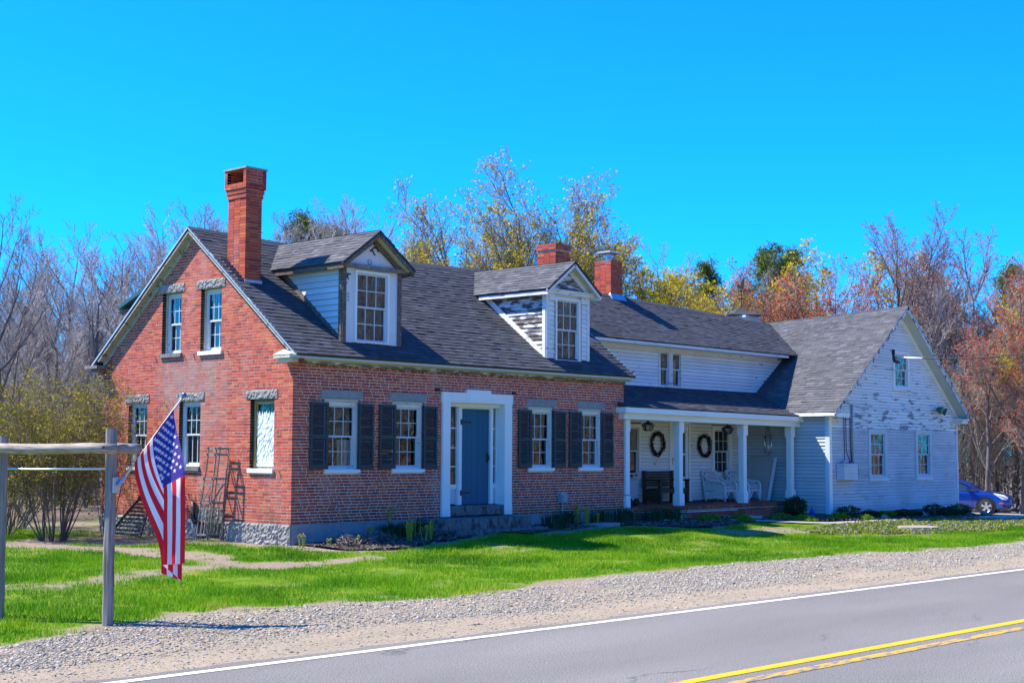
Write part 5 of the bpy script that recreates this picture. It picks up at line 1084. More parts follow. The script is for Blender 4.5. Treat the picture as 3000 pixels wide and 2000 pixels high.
# pole in its bracket and the flag hanging from it
q0 = np.array((-8.80, -7.75, 1.50)); q1 = np.array((-8.03, -7.85, 2.53))
fp = thing('flag_pole', 'pale flag pole with a ball tip, slanting from a bracket on the post', 'flag pole', tuple(q0))
m = MB(); m.tube([tuple(q0), tuple(q1)], .0135, 10); m.build('staff', m_plain('pole_cream', (.6, .55, .42), .5, .4, .2, 30), fp, smooth=True)
m = MB(); d_ = (q1-q0)/np.linalg.norm(q1-q0)
for i in range(1): m.tube([tuple(q1+d_*.035*k) for k in (-.3, .1, .5, 1.0, 1.5, 1.9, 2.1)], [.014, .016, .026, .036, .036, .024, .004], 12)
m.build('finial', m_plain('finial', (.1, .16, .26), .15, .8, .1, 5, .5), fp, smooth=True)
m = MB(); m.tube([tuple(q0-d_*.02), tuple(q0+d_*.10)], .022, 10); m.box((-8.86, -7.72, 1.40), (-8.78, -7.69, 1.58)); m.build('bracket', 'metal', fp)
flag = thing('flag', 'red and white striped flag with white stars on blue, hanging folded from its pole', 'flag', tuple(q1))
hA, hB = q0+(q1-q0)*.872, q0+(q1-q0)*.245       # hoist from the tip (v=1) down to v=0
rtv = np.array((rt.x, rt.y, 0)); fwv = np.array((fw.x, fw.y, 0)); fwv /= np.linalg.norm(fwv)
def fl(u, v):
    h = hB+(hA-hB)*v; sx = lambda s: s
    # where the strip of height v ends up when it hangs: three folds one behind another
    sb = np.interp(v, [0, .3, .62, 1], [.195, .46, .238, .50]); db = np.interp(v, [0, .3, .62, 1], [.16, .10, .035, -.01])
    bot = np.interp(v, [0, .3, .62, 1], [.45, .36, .555, .585])
    hs = np.dot(h-hB, rtv); e = sst(.04*(1-v), .45+.48*(1-v), u); e = e*.92+.08*u
    s = hs+(sb-hs*1.0+.06)*e if False else hs+((sb+.115)-hs)*e
    z = h[2]+(bot-h[2])*u; d = db*e
    rip = .012*math.sin(9*u+7*v)*math.sin(math.pi*min(1, u*1.2))+.008*math.sin(23*v+4*u)*e
    return hB*(1, 1, 0)+rtv*(s+.3*rip)+fwv*(d-.035+rip+np.dot(h-hB, fwv)*(1-e))+np.array((0, 0, z+.004*math.sin(12*v)))
NU, NV = 44, 78
MT['f_red'] = m_rnd('flag_red', [(0, (.8, .012, .025)), (1, (.8, .012, .025))], 'obj', .6, .3, .3, .15, 60); MT['f_white'] = m_rnd('flag_white', [(0, (.86, .85, .84)), (1, (.86, .85, .84))], 'obj', .6, .3, .3, .1, 60); MT['f_blue'] = m_rnd('flag_blue', [(0, (.045, .025, .24)), (1, (.045, .025, .24))], 'obj', .6, .22, .3, .15, 60)
m = MB(); V = [fl(i/NU, j/NV) for j in range(NV+1) for i in range(NU+1)]; F = []; mi = []
for j in range(NV):
    st_ = int((j+.5)/NV*13)
    for i in range(NU):
        F.append((j*(NU+1)+i, j*(NU+1)+i+1, (j+1)*(NU+1)+i+1, (j+1)*(NU+1)+i)); mi.append(2 if (i < NU*.41 and st_ >= 6) else (0 if st_ % 2 == 0 else 1))
m.add(V, F); m.m = mi; m.build('cloth', ['f_red', 'f_white', 'f_blue'], flag, smooth=True)
m = MB()
for r in range(9):
    for c in range(6 if r % 2 == 0 else 5):
        u = .405*(.09+.164*c+(0 if r % 2 == 0 else .082)); v = 1-(7/13)*(.1+.1*r); ctr = fl(u, v); e1 = fl(u+.01, v)-ctr; e2 = fl(u, v+.01)-ctr; e1 /= np.linalg.norm(e1); e2 -= e1*np.dot(e1, e2); e2 /= np.linalg.norm(e2); nn_ = np.cross(e1, e2)
        for sg in (-1, 1):
            pts = [ctr+nn_*.004*sg]+[ctr+nn_*.004*sg+(e2*math.cos(k*math.pi/5)+e1*math.sin(k*math.pi/5))*(.031 if k % 2 == 0 else .0125) for k in range(10)]
            m.add(pts, [(0, 1+k, 1+(k+1) % 10) for k in range(10)])
m.build('star', 'f_white', flag)
# ---------------------------------------------------------------- by the gable wall
t = thing('obelisk_trellis', 'weathered wooden obelisk trellis leaning at the gable wall under the windows', 'trellis', (-.35, 2.2, .05))
def tw(f, e): return None
Bb = [(-.46, 2.52, .03), (-.46, 2.14, .05), (-.12, 2.14, .05), (-.12, 2.52, .03)]; Tb = [(-.36, 2.26, 1.97), (-.36, 2.0, 1.96), (-.14, 1.88, 1.96), (-.14, 2.18, 1.97)]
lerp = lambda i, f: np.array(Bb[i])*(1-f)+np.array(Tb[i])*f
for i in range(4): m = MB(); m.beam(lerp(i, 0), lerp(i, 1), .026, .022); m.build('leg', 'wood_grey', t)
for f in (.06, .34, .40, .60, .66, .92, .985):
    for i in range(4):
        if f not in (.06, .40, .66, .92, .985) and i % 2: continue
        a, b = lerp(i, f), lerp((i+1) % 4, f); e = (b-a)/np.linalg.norm(b-a)*.04; m = MB(); m.beam(a-e, b+e, .016, .04); m.build('crossbar', 'wood_grey', t)
for i in (0, 1):
    m = MB(); m.beam(lerp(i, .38), (lerp(i, .62)+lerp((i+1) % 4, .62))/2*.3+lerp((i+1) % 4, .6)*.7, .012, .035); m.build('brace', 'wood_grey', t)
for i in range(4):
    for k in (1, 2):
        a = lerp(i, .06)*(1-k/3)+lerp((i+1) % 4, .06)*k/3; b = lerp(i, .36)*(1-k/3)+lerp((i+1) % 4, .36)*k/3; m = MB(); m.beam(a, b, .012, .025); m.build('picket', 'wood_grey', t)
m = MB(); 
for k in range(7):
    y = 2.2+RG.uniform(-.1, .25); m.tube([(-.45, y, .05), (-.4+RG.uniform(-.1, .1), y+RG.uniform(-.2, .1), .5), (-.3, y+RG.uniform(-.25, .1), RG.uniform(.8, 1.1))], .007, 4)
m.build('dry_vine', 'wood_brown', t)
t = thing('dark_lattice', 'dark slatted wooden panel leaning on the gable wall behind the budding shrub', 'lattice', (-.3, 4.8, .03))
fA, fB, fC = np.array((-.75, 5.35, .03)), np.array((-.75, 4.15, .03)), np.array((-.12, 4.45, 1.32))
for k in range(15):
    f = .04+.93*k/15; a = fA*(1-f)+fC*f; b = fB*(1-f)+fC*f
    if np.linalg.norm(a-b) > .06: m = MB(); m.beam(a, b, .02, .045); m.build('slat', 'shutter', t)
for a in (fA, fB): m = MB(); m.beam(a, fC, .05, .05); m.build('rail', 'shutter', t)
# stump in the right lawn, stepping slabs, stones
t = MB(); z = hz(17.2, -4.7); rg = random.Random(4); pts = [(17.2+(.62+.08*rg.random())*math.cos(a)*.9, -4.75+(.5+.08*rg.random())*math.sin(a)) for a in [k*2*math.pi/16 for k in range(16)]]
t.add([(x*1.06-17.2*.06, y*1.06+4.75*.06, z-.05) for x, y in pts]+[(x, y, z+.13+rg.uniform(-.008, .008)) for x, y in pts], [tuple(range(16))[::-1], tuple(range(16, 32))]+[(i, (i+1) % 16, 16+(i+1) % 16, 16+i) for i in range(16)]); o = t.build('tree_stump', m_wood('stump_wood', (.2, .15, .13), (.5, .42, .36), (3, 3, 3)), None); o['label'] = 'low flat grey tree stump in the flowering ground cover on the right'; o['category'] = 'stump'
t = MB(); z = hz(8.5, -1.1); t.add([(8.0, -.85, z), (8.2, -1.28, z), (9.0, -1.22, z), (8.9, -.8, z), (8.0, -.85, z+.09), (8.2, -1.28, z+.09), (9.0, -1.22, z+.09), (8.9, -.8, z+.09)], BOXF); o = t.build('stepping_slab', 'granite_s', None); o['label'] = 'flat grey stepping slab in the mulch right of the front steps'; o['category'] = 'stone slab'
t = MB(); z = hz(14.6, -1.05); t.add([(14.0, -.95, z), (14.1, -1.32, z), (15.1, -1.3, z), (15.0, -.9, z), (14.0, -.95, z+.1), (14.1, -1.32, z+.1), (15.1, -1.3, z+.1), (15.0, -.9, z+.1)], BOXF); o = t.build('stepping_slab', 'path', None); o['label'] = 'pale stone slab at the foot of the brick porch step'; o['category'] = 'stone slab'
x = RS.uniform(11.1, 13.1, 330); y = -.75+.35*(x-11.1)/2+RS.normal(0, .10, 330); link_mesh('white_gravel', stones('white_gravel', np.stack([x, y, hgt(x, y)+.05], -1), RS.uniform(.02, .045, 330), RS), m_plain('white_stone', (.6, .6, .6), .8), kind='stuff', label='drift of whitish stones at the edge of the porch bed', category='gravel')
for i, (x, y, s) in enumerate(((20.3, -2.1, .16), (23.2, -1.9, .2), (27.0, -2.2, .22), (26.7, -1.9, .15))):
    o = link_mesh('garden_stone', stones('garden_stone', np.array([(x, y, hz(x, y)+.05)]), np.array([s]), RS, .7), 'granite', label=['small grey stone among the low shrubs left below the wing', 'reddish grey stone below the right window of the wing', 'big stone at the corner of the driveway', 'smaller stone tucked against the right corner of the wing'][i], category='stone')
# ---------------------------------------------------------------- garden plants
def spears(n, r, h, rs, w=.014, bend=.5):
    V = []; F = []
    for i in range(n):
        a = rs.uniform(0, 6.28); d = rs.uniform(0, r); x, y = d*math.cos(a), d*math.sin(a); l = rs.uniform(.6, 1.0)*h; lean = rs.uniform(.1, .6)*bend*l*2; b = a+rs.uniform(-.7, .7); c, s = math.cos(b), math.sin(b); px, py = -s*w/2, c*w/2
        P = [(x, y, 0), (x+c*lean*.25, y+s*lean*.25, l*.6), (x+c*lean, y+s*lean, l*(.85 if lean > .2*h else 1))]; k = len(V)
        V += [(P[0][0]-px, P[0][1]-py, -.02), (P[0][0]+px, P[0][1]+py, -.02), (P[1][0]+px, P[1][1]+py, P[1][2]), (P[1][0]-px, P[1][1]-py, P[1][2]), (P[2][0], P[2][1], P[2][2])]; F += [(k, k+1, k+2, k+3), (k+3, k+2, k+4)]
    return V, F
def plant(name, label, cat, x, y, V, F, mat, group=None, seed=0, part='leaves'):
    z = hz(x, y)+.03; t = thing(name, label, cat, (x, y, z), group); me = bpy.data.meshes.new(part); me.from_pydata(V, [], F); r = np.random.RandomState(seed).uniform(0, 1, len(V))
    a = me.attributes.new('rnd', 'FLOAT', 'POINT'); a.data.foreach_set('value', r.astype(np.float32)); link_mesh(part, me, mat, t); return t
for i, (x, y, r, h, lab) in enumerate(((2.35, -.42, .3, .38, 'leftmost clump of dark green daffodil leaves at the foot of the front wall'), (2.85, -.45, .28, .40, 'clump of dark green spear leaves second along the front wall, left of the steps'), (3.2, -.38, .2, .34, 'narrow clump of spear leaves third along the front wall'), (3.05, -.95, .01, .02, ''), (3.75, -.4, .2, .36, 'clump of spear leaves nearest to the left of the front steps'),
        (6.95, -.95, .34, .44, 'big clump of spear leaves just right of the front steps'), (8.2, -.32, .25, .4, 'clump of spear leaves under the meter box'), (9.3, -.42, .32, .42, 'dark spear leaf clump under the rightmost brick window'), (10.1, -.5, .34, .44, 'dark spear leaf clump at the right corner of the brick wall'), (11.1, -.75, .36, .42, 'spear leaf clump left at the foot of the brick porch'), (11.75, -.75, .36, .46, 'spear leaf clump right at the foot of the brick porch'))):
    if not lab: continue
    V, F = spears(150 if r > .22 else 90, r, h, np.random.RandomState(i), .02); plant('daffodil_clump', lab, 'plant', x, y, V, F, 'spear', 'spear leaf clumps along the house', i)
def fern(rs, n, h):
    m = MB()
    for i in range(n):
        a = rs.uniform(0, 6.28); d = rs.uniform(0, .07); x, y = d*math.cos(a), d*math.sin(a); l = h*rs.uniform(.75, 1.05); m.rv = rs.uniform(0, 1); c, s = math.cos(a), math.sin(a)
        pts = [(x, y, -.02), (x+c*.02, y+s*.02, l*.6), (x+c*.04, y+s*.04, l*.88)]+[(x+c*(.04-.028+.028*math.cos(q)), y+s*(.04-.028+.028*math.cos(q)), l*.88+.03*math.sin(q)) for q in (.7, 1.6, 2.6, 3.6, 4.6)]
        m.tube(pts, [.009, .009, .01, .011, .011, .01, .008, .006], 5)
    return m
fl_ = [(-.18, -.62, 5, .24, 'yellow fern shoot standing at the near corner of the brick house'), (.32, -.85, 3, .14, 'tiny yellow shoot low in the dry leaves near the house corner'), (.82, -1.05, 4, .17, 'small yellow shoot between the dry clumps, third from the corner'), (1.55, -.62, 5, .3, 'thin tall brownish shoot below the first window'), (1.95, -1.35, 9, .42, 'largest yellow green fern shoots left of the front steps'), (2.3, -1.0, 7, .4, 'yellow green fern shoots just behind the largest bunch'), (2.25, -1.5, 6, .36, 'short fern shoots in front, left of the steps'), (2.62, -1.32, 7, .4, 'fern shoots nearest the steps in the left bed'), (2.62, -.85, 4, .36, 'pale thin shoots behind the left bed ferns'), (2.45, -.25, 4, .62, 'tall thin yellow shoots against the wall between the left windows'),
       (8.15, -.62, 8, .5, 'tall fern shoots right in front of the meter box'), (8.0, -1.0, 8, .45, 'fern shoots beside the stepping slab'), (8.45, -.95, 4, .3, 'small fern shoot right of the stepping slab ferns'), (11.35, -1.35, 3, .2, 'single small shoot in the mulch before the porch')]
for i, (x, y, n, h, lab) in enumerate(fl_):
    t = thing('fern_shoots', lab, 'fern', (x, y, hz(x, y)+.03), 'fern shoots in the front bed'); m = fern(np.random.RandomState(50+i), n, h); m.v = [(a+x, b+y, c+hz(x, y)+.03) for a, b, c in m.v]; m.build('shoots', 'fern', t, rnd=True)
for i, (x, y, r, lab) in enumerate(((.75, -.75, .22, 'dry brown leaf clump nearest the house corner'), (1.05, -1.1, .26, 'dry brown leaf clump second from the house corner'), (1.35, -.75, .24, 'dark dry clump under the first front window'), (1.75, -.8, .25, 'dry tangled clump under the left shutter pair'), (.5, -1.15, .18, 'small dry clump at the front edge of the bed near the corner'), (3.05, -.75, .28, 'dry clump in the bed left of the steps, beside the ferns'), (3.3, -1.0, .25, 'dry clump touching the left side of the front steps'))):
    rs_ = np.random.RandomState(90+i); n = 150; P = np.stack([rs_.normal(0, r*.5, n), rs_.normal(0, r*.5, n), np.abs(rs_.normal(.07, .05, n))], -1); V, F = leafquads(P, rs_.uniform(.05, .12, n), rs_, .7, .12); plant('dry_plant_clump', lab, 'dry plant', x, y, V.tolist(), F.tolist(), 'dry', 'dry leaf clumps in the front bed', i)
for i, (x, y, rx, ry_, h, lab) in enumerate(((16.1, -1.25, .55, .25, .13, 'bright green creeping mat left of the porch shrub'), (13.75, -1.65, .35, .2, .14, 'round bright green mat in the middle of the porch bed'), (16.3, -1.9, .6, .28, .16, 'wide bright green mat beside the walk in front of the grey wall'), (12.95, -1.05, .6, .25, .15, 'long green mat in front of the porch step, left'), (14.25, -1.15, .45, .2, .14, 'green mat in front of the porch step, middle'), (18.35, -1.75, .6, .26, .17, 'bright green mat at the left corner of the wing'), (19.3, -2.1, .3, .2, .13, 'yellow green tuft just right of the wing corner'))):
    rs_ = np.random.RandomState(120+i); n = 700; a = rs_.uniform(0, 6.28, n); d = np.sqrt(rs_.uniform(0, 1, n)); P = np.stack([rx*d*np.cos(a), ry_*d*np.sin(a), (h*(1-d**2)+.01)*rs_.uniform(.3, 1, n)], -1); V, F = leafquads(P, rs_.uniform(.02, .05, n), rs_, 1, .35); plant('creeping_mat', lab, 'ground plant', x, y, V.tolist(), F.tolist(), 'mat_green', 'bright green mats in the right bed', i)
def shrub_leaves(rs_, n, rx, ry_, h, size):
    d = rs_.normal(0, 1, (n, 3)); d /= np.linalg.norm(d, axis=1)[:, None]; r = rs_.uniform(.45, 1.0, n)**.6; lump = 1+.18*np.sin(d[:, 0]*5+1)*np.cos(d[:, 1]*6); P = d*r[:, None]*lump[:, None]*np.array((rx, ry_, h/2))+np.array((0, 0, h*.5)); P[:, 2] = np.abs(P[:, 2]); return leafquads(P, rs_.uniform(.6, 1.2, n)*size, rs_)
def shrub(name, lab, x, y, rx, ry_, h, n, size, mat, seed, group=None):
    rs_ = np.random.RandomState(seed); V, F = shrub_leaves(rs_, n, rx, ry_, h, size); t = plant(name, lab, 'shrub', x, y, V.tolist(), F.tolist(), mat, group, seed, 'foliage')
    m = MB()
    for k in range(7): a = k*.9; m.tube([(x, y, hz(x, y)), (x+.3*rx*math.cos(a), y+.3*ry_*math.sin(a), hz(x, y)+h*.4), (x+.7*rx*math.cos(a), y+.7*ry_*math.sin(a), hz(x, y)+h*.8)], .012, 4)
    m.build('stems', 'bark', t)
shrub('porch_shrub', 'rounded dark green shrub at the right end of the brick porch', 17.6, -.8, .36, .32, .56, 2200, .03, 'shrub_dark', 200)
for k in range(0): pass
for i, (x, y, rx, h, lab) in enumerate(((19.35, -1.55, .42, .34, 'dark green low shrub nearest the left corner of the wing'), (20.4, -1.65, .3, .2, 'small blackish plant under the electric meter'), (21.3, -1.7, .35, .18, 'pale green low plant under the left wing window'), (22.3, -1.75, .34, .22, 'small dark plant below the middle of the wing wall'), (22.9, -1.8, .3, .18, 'small green plant near the middle stones of the wing'), (24.3, -1.75, .42, .38, 'taller green shrub below the right wing window'), (24.85, -1.95, .4, .26, 'low green shrub in front of the taller one under the right wing window'), (26.1, -1.75, .48, .36, 'spreading green shrub near the right corner of the wing'), (26.7, -1.6, .25, .18, 'smallest green tuft at the right corner of the wing'))):
    shrub('low_shrub', lab, x, y, rx, rx*.8, h, 900, .03, 'shrub_dark' if i != 2 else 'mat_green', 210+i, 'low plants along the wing wall')

# ---------------------------------------------------------------- trees
class Grow:
    def __init__(s, seed, spec): s.r = random.Random(seed); s.sp = spec; s.seg = []; s.tips = []
    def branch(s, p, d, L, r, lev):
        sp = s.sp[lev]; n = sp['n']; g = s.r; dx, dy, dz = d; sl = L/n; last = lev == len(s.sp)-1
        for i in range(n):
            dx += g.gauss(0, sp['j']); dy += g.gauss(0, sp['j']); dz += g.gauss(0, sp['j'])+sp['up']
            q = math.sqrt(dx*dx+dy*dy+dz*dz); dx /= q; dy /= q; dz /= q
            p1 = (p[0]+dx*sl, p[1]+dy*sl, p[2]+dz*sl); r1 = max(r*(1-.8/n*1.0), r*.3) if i < n-1 else r*.45
            s.seg.append((p, p1, r, r1, lev)); p = p1; r = r1
            if not last and i >= sp['st']:
                for c in range(sp['c']):
                    nx = s.sp[lev+1]; a = R(g.uniform(*nx['ang'])); t = g.uniform(0, 6.283)
                    # a direction at angle a from the branch
                    ax, ay, az = (0, 0, 1) if abs(dz) < .9 else (1, 0, 0); ux, uy, uz = dy*az-dz*ay, dz*ax-dx*az, dx*ay-dy*ax; q = math.sqrt(ux*ux+uy*uy+uz*uz); ux, uy, uz = ux/q, uy/q, uz/q; vx, vy, vz = dy*uz-dz*uy, dz*ux-dx*uz, dx*uy-dy*ux
                    ca, sa, ct, st = math.cos(a), math.sin(a), math.cos(t), math.sin(t)
                    e = (dx*ca+(ux*ct+vx*st)*sa, dy*ca+(uy*ct+vy*st)*sa, dz*ca+(uz*ct+vz*st)*sa)
                    s.branch(p, e, L*nx['ratio']*g.uniform(.7, 1.15)*(1-.45*i/n), max(r*nx['rr'], nx['rmin']), lev+1)
        s.tips.append((p, (dx, dy, dz), lev))
def tubes(segs, k):
    P0 = np.array([q[0] for q in segs]); P1 = np.array([q[1] for q in segs]); R0 = np.array([q[2] for q in segs]); R1 = np.array([q[3] for q in segs])
    d = P1-P0; d /= np.linalg.norm(d, axis=1)[:, None]+1e-9; a = np.where(np.abs(d[:, 2:]) < .9, np.array([[0, 0, 1.]]), np.array([[1., 0, 0]])); u = np.cross(d, a); u /= np.linalg.norm(u, axis=1)[:, None]; v = np.cross(d, u)
    n = len(segs); V = np.empty((n, 2, k, 3)); th = np.arange(k)*2*np.pi/k
    for j, t in enumerate(th):
        o = u*math.cos(t)+v*math.sin(t); V[:, 0, j] = P0+o*R0[:, None]; V[:, 1, j] = P1+o*R1[:, None]
    F = np.array([(j, (j+1) % k, k+(j+1) % k, k+j) for j in range(k)]); F = (F[None]+np.arange(n)[:, None, None]*2*k).reshape(-1, 4)
    return V.reshape(-1, 3), F
def L_(n, j, up, c, st, ang=(30, 50), ratio=.5, rr=.5, rmin=.006): return dict(n=n, j=j, up=up, c=c, st=st, ang=ang, ratio=ratio, rr=rr, rmin=rmin)
BARE_S = [L_(10, .05, .03, 2, 2), L_(5, .07, .15, 2, 1, (28, 48), .50, .5, .028), L_(4, .09, .10, 2, 1, (22, 45), .44, .55, .014), L_(2, .10, .08, 3, 0, (20, 45), .5, .6, .008), L_(1, .10, .05, 0, 0, (18, 42), .6, .6, .0055)]
TALL_S = [L_(9, .05, .02, 2, 2), L_(6, .06, .13, 2, 1, (35, 55), .55, .5, .035), L_(4, .09, .09, 2, 0, (25, 45), .38, .55, .017), L_(2, .1, .06, 2, 0, (22, 48), .45, .6, .010), L_(1, .1, .03, 0, 0, (20, 40), .6, .6, .008)]
RED_S = [L_(6, .07, .02, 3, 1), L_(5, .09, .10, 2, 1, (28, 52), .62, .5, .028), L_(4, .1, .09, 2, 1, (25, 55), .45, .55, .015), L_(2, .13, .05, 2, 0, (25, 55), .5, .6, .009), L_(1, .13, .03, 0, 0, (20, 50), .6, .6, .007)]
MAP_S = [L_(7, .05, .05, 3, 1, (22, 45), .5, .5, .03), L_(5, .08, .08, 2, 0, (24, 50), .36, .5, .018), L_(3, .1, .06, 2, 0, (25, 50), .48, .6, .011), L_(2, .1, .04, 2, 0, (25, 50), .5, .6, .008), L_(1, .1, .02, 0, 0, (20, 50), .6, .6, .0075)]
BRUSH_S = [L_(6, .06, .03, 2, 1), L_(4, .08, .10, 2, 0, (22, 45), .5, .5, .0022), L_(2, .1, .06, 1, 0, (22, 50), .5, .6, .0014), L_(1, .1, 0, 0, 0, (20, 50), .6, .6, .0011)]
PR = {}
def proto(key, seed, spec, H, r0, buds=0, bsize=.06, bmat=None, twig='twig', spread=.05, lean=(0, 0)):
    g = Grow(seed, spec)
    if key.startswith('maple'):
        g.seg.append(((0, 0, -.2), (.05, .03, H*.13), r0*1.15, r0, 0)); n = 11
        for k in range(n):
            t = k*2.4+g.r.uniform(-.3, .3); a = R(6+38*((k+.5)/n)**.8); l = H*.93*(1.02-.22*(k/n))
            g.branch((.05, .03, H*.12), (math.sin(a)*math.cos(t), math.sin(a)*math.sin(t), math.cos(a)), l, r0*.5, 0)
    else: g.branch((0, 0, -.2), (lean[0], lean[1], 1), H, r0, 0)
    z = max(q[1][2] for q in g.seg); sc = H/z; seg = [(tuple(np.array(a)*sc), tuple(np.array(b)*sc), c, d, l) for a, b, c, d, l in g.seg]
    th = [q for q in seg if q[4] <= 1]; V, F = tubes(th, 6); parts = [('trunk', np_mesh('trunk', V, F), 'bark', True)]
    l2 = [q for q in seg if q[4] > 1]; Vb, Fb = tubes(l2, 3)
    parts.append(('crown', np_mesh('crown', Vb, Fb), twig, True))
    if buds:
        rs = np.random.RandomState(seed); tp = np.array([t[0] for t in g.tips if t[2] >= len(spec)-2])*sc; I = rs.randint(0, len(tp), buds); P = tp[I]+rs.normal(0, spread, (buds, 3)); V, F = leafquads(P, rs.uniform(.5, 1.3, buds)*bsize, rs, 1, .55)
        parts.append(('buds', np_mesh('buds', V, F, np.repeat(rs.uniform(0, 1, buds), 4)), bmat, False))
    out = []
    for nm, me, mt, sm in parts:
        me.materials.append(MT[mt]); 
        if sm: me.polygons.foreach_set('use_smooth', [True]*len(me.polygons))
        out.append((nm, me))
    PR[key] = (H, out)
for i in range(5): proto('bare%d' % i, 300+i, BARE_S, 10, .13, 500 if i == 3 else 0, .05, 'leaf_y', lean=(.06*(i-2), .05*(i % 3-1)))
for i in range(2): proto('tall%d' % i, 330+i, TALL_S, 13, .17, 900, .045, 'bud_r', 'twig_red')
for i in range(3): proto('red%d' % i, 340+i, RED_S, 9, .14, 2600, .048, 'bud_r', 'twig_pale', .09)
for i in range(2): proto('yel%d' % i, 346+i, RED_S, 9, .12, 6500, .055, 'bud_y', 'twig_maple', .08)
MH = 13.4
proto('maple0', 350, MAP_S, MH, .26, 24000, .056, 'bud_y', 'twig_maple', .07); proto('maple1', 352, MAP_S, MH, .22, 24000, .056, 'bud_y', 'twig_maple', .07)
def tree(key, x, y, H, name, label, group=None, rz=None):
    t = thing(name, label, 'tree', (x, y, hz(x, y)-.05), group); H0, parts = PR[key]; s = H/H0; t.rotation_euler.z = random.uniform(0, 6.28) if rz is None else rz; t.scale = (s, s, s)
    for nm, me in parts: o = bpy.data.objects.new(nm, me); COL.objects.link(o); o.parent = t
    return t
BARE = [(4.5, 21.2, 8.9), (3.4, 17.9, 9.1), (7.3, 24.1, 8.4), (9.8, 27.3, 9.1), (7.5, 22.3, 9.0), (12.1, 29.2, 9.9), (9.7, 24.4, 9.7), (6.8, 18.7, 8.5), (13.7, 29.0, 9.9), (9.6, 21.5, 9.1), (12.7, 25.6, 10.1), (8.6, 18.2, 9.1), (15.3, 27.2, 10.9), (12.1, 21.8, 10.2), (11.4, 19.6, 10.8), (15.3, 24.2, 11.6), (12.1, 18.8, 10.3), (20.0, 28.0, 11.9), (19.5, 25.6, 11.9), (17.4, 22.0, 11.5), (21.6, 26.3, 12.8), (18.8, 21.9, 11.9), (23.1, 26.1, 12.7), (20.3, 21.8, 11.4), (13.6, 35.0, 9.1), (16.7, 37.5, 9.6), (16.8, 34.5, 9.4), (19.1, 34.9, 10.1), (19.1, 32.0, 10.2), (11.1, 31.8, 9.0), (4.8, 17.8, 6.8), (5.1, 16.1, 6.6)]
GB = 'bare trees of the wood behind the gable'
for i, (x, y, h) in enumerate(BARE):
    lab = 'leafless grey brown tree standing among many alike in the wood behind the gable'
    if i == 1: lab = 'tall leafless tree at the very left edge of the wood'
    if i == 15: lab = 'leafless tree rising highest just left of the tall chimney'
    if i == 21: lab = 'leafless tree with upright twigs between the tall chimney and the left dormer'
    tree('bare%d' % (i % 5), x, y, h, 'bare_tree', lab, GB)
for i, (x, y, h) in enumerate([(35.8, 16.7, 11.2), (41.1, 19.7, 12.7), (36.7, 15.7, 11.3), (44.5, 19.0, 12.5), (49.0, 20.0, 13.4), (45.6, 14.8, 13.5), (50.6, 15.3, 13.2), (45.7, 11.7, 12.0), (51.2, 11.7, 13.6), (42.8, 6.1, 11.2), (42.5, 4.9, 10.3), (42.7, 3.1, 10.2), (41.2, 7.8, 10.7), (49.9, 7.2, 12.1)]):
    tree(['bare%d' % (i % 5), 'yel%d' % (i % 2)][i % 3 == 2], x, y, h, 'bare_tree', 'leafless tree among the mixed wood behind the white ell and gabled wing', 'bare trees of the wood behind the wing')
for i, (x, y, h, lab) in enumerate([(42.6, 9.2, 14.0, 'tallest bare tree with purplish twigs just left above the wing ridge end'), (45.2, 9.3, 14.6, 'high bare tree with purplish twigs directly above the wing gable peak'), (43.2, 7.0, 13.6, 'high bare tree just right of the wing gable peak'), (47.9, 7.9, 14.1, 'high bare tree further back right of the gable peak'), (47.7, 6.5, 13.0, 'bare purplish tree second from the right edge'), (46.4, 5.0, 11.7, 'bare purplish tree near the right edge of the picture')]):
    tree('tall%d' % (i % 2), x, y, h, 'tall_bare_tree', lab, 'tall purplish bare trees')
for i, (x, y, h, lab) in enumerate([(40.7, 17.2, 11.9, 'reddish budding tree left of the weathervane'), (43.0, 16.2, 11.6, 'reddish budding tree behind the weathervane'), (41.5, 13.3, 11.4, 'red budding maple right of the weathervane'), (42.4, 12.4, 11.9, 'red budding maple with the fullest crown above the wing ridge'), (41.3, 10.7, 11.4, 'red budding maple above the middle of the wing ridge'), (40.0, 9.1, 10.3, 'red budding maple just behind the top of the wing ridge'), (39.7, 3.4, 8.4, 'red budding tree right of the wing roof edge'), (40.6, 2.0, 9.6, 'red budding tree behind the service wire'), (40.7, 2.3, 11.3, 'tall red maple at the right edge of the picture'), (39.4, .8, 6.7, 'low red budding tree above the blue car'), (40.5, -.6, 7.1, 'lowest red budding tree at the right edge')]):
    tree('red%d' % (i % 3), x, y, h, 'red_maple', lab, 'red budding maples behind the wing')
for i, (x, y, h, lab, key) in enumerate([(22.5, 14.6, 13.6, 'big maple with yellow green buds and spreading limbs behind the brick roof', 'maple0'), (23.6, 12.6, 11.4, 'second maple with yellow buds behind the two short chimneys', 'maple1'), (20.6, 16.4, 10.6, 'smaller budding maple low behind the left dormer peak', 'maple1'), (28.5, 12.8, 9.6, 'small bright yellow budding maple right of the capped chimney', 'maple0')]):
    tree(key, x, y, h, 'budding_maple', lab, 'yellow budding maples behind the house', [4.0, 1.2, 2.4, .6][i])
for i, (x, y, h, lab) in enumerate([(20.2, 12.6, 8.6, 'low yellow budding tree right behind the brick ridge between the dormers'), (22.6, 11.2, 9.4, 'bright yellow budding tree behind the right dormer ridge'), (25.6, 10.4, 9.3, 'bright yellow budding tree between the two short chimneys'), (28.0, 10.6, 8.6, 'yellow budding tree just right of the capped chimney'), (31.0, 12.0, 8.4, 'last small yellow budding tree toward the weathervane')]): tree('yel%d' % (i % 2), x, y, h, 'yellow_tree', lab, 'low yellow budding trees behind the roofs')
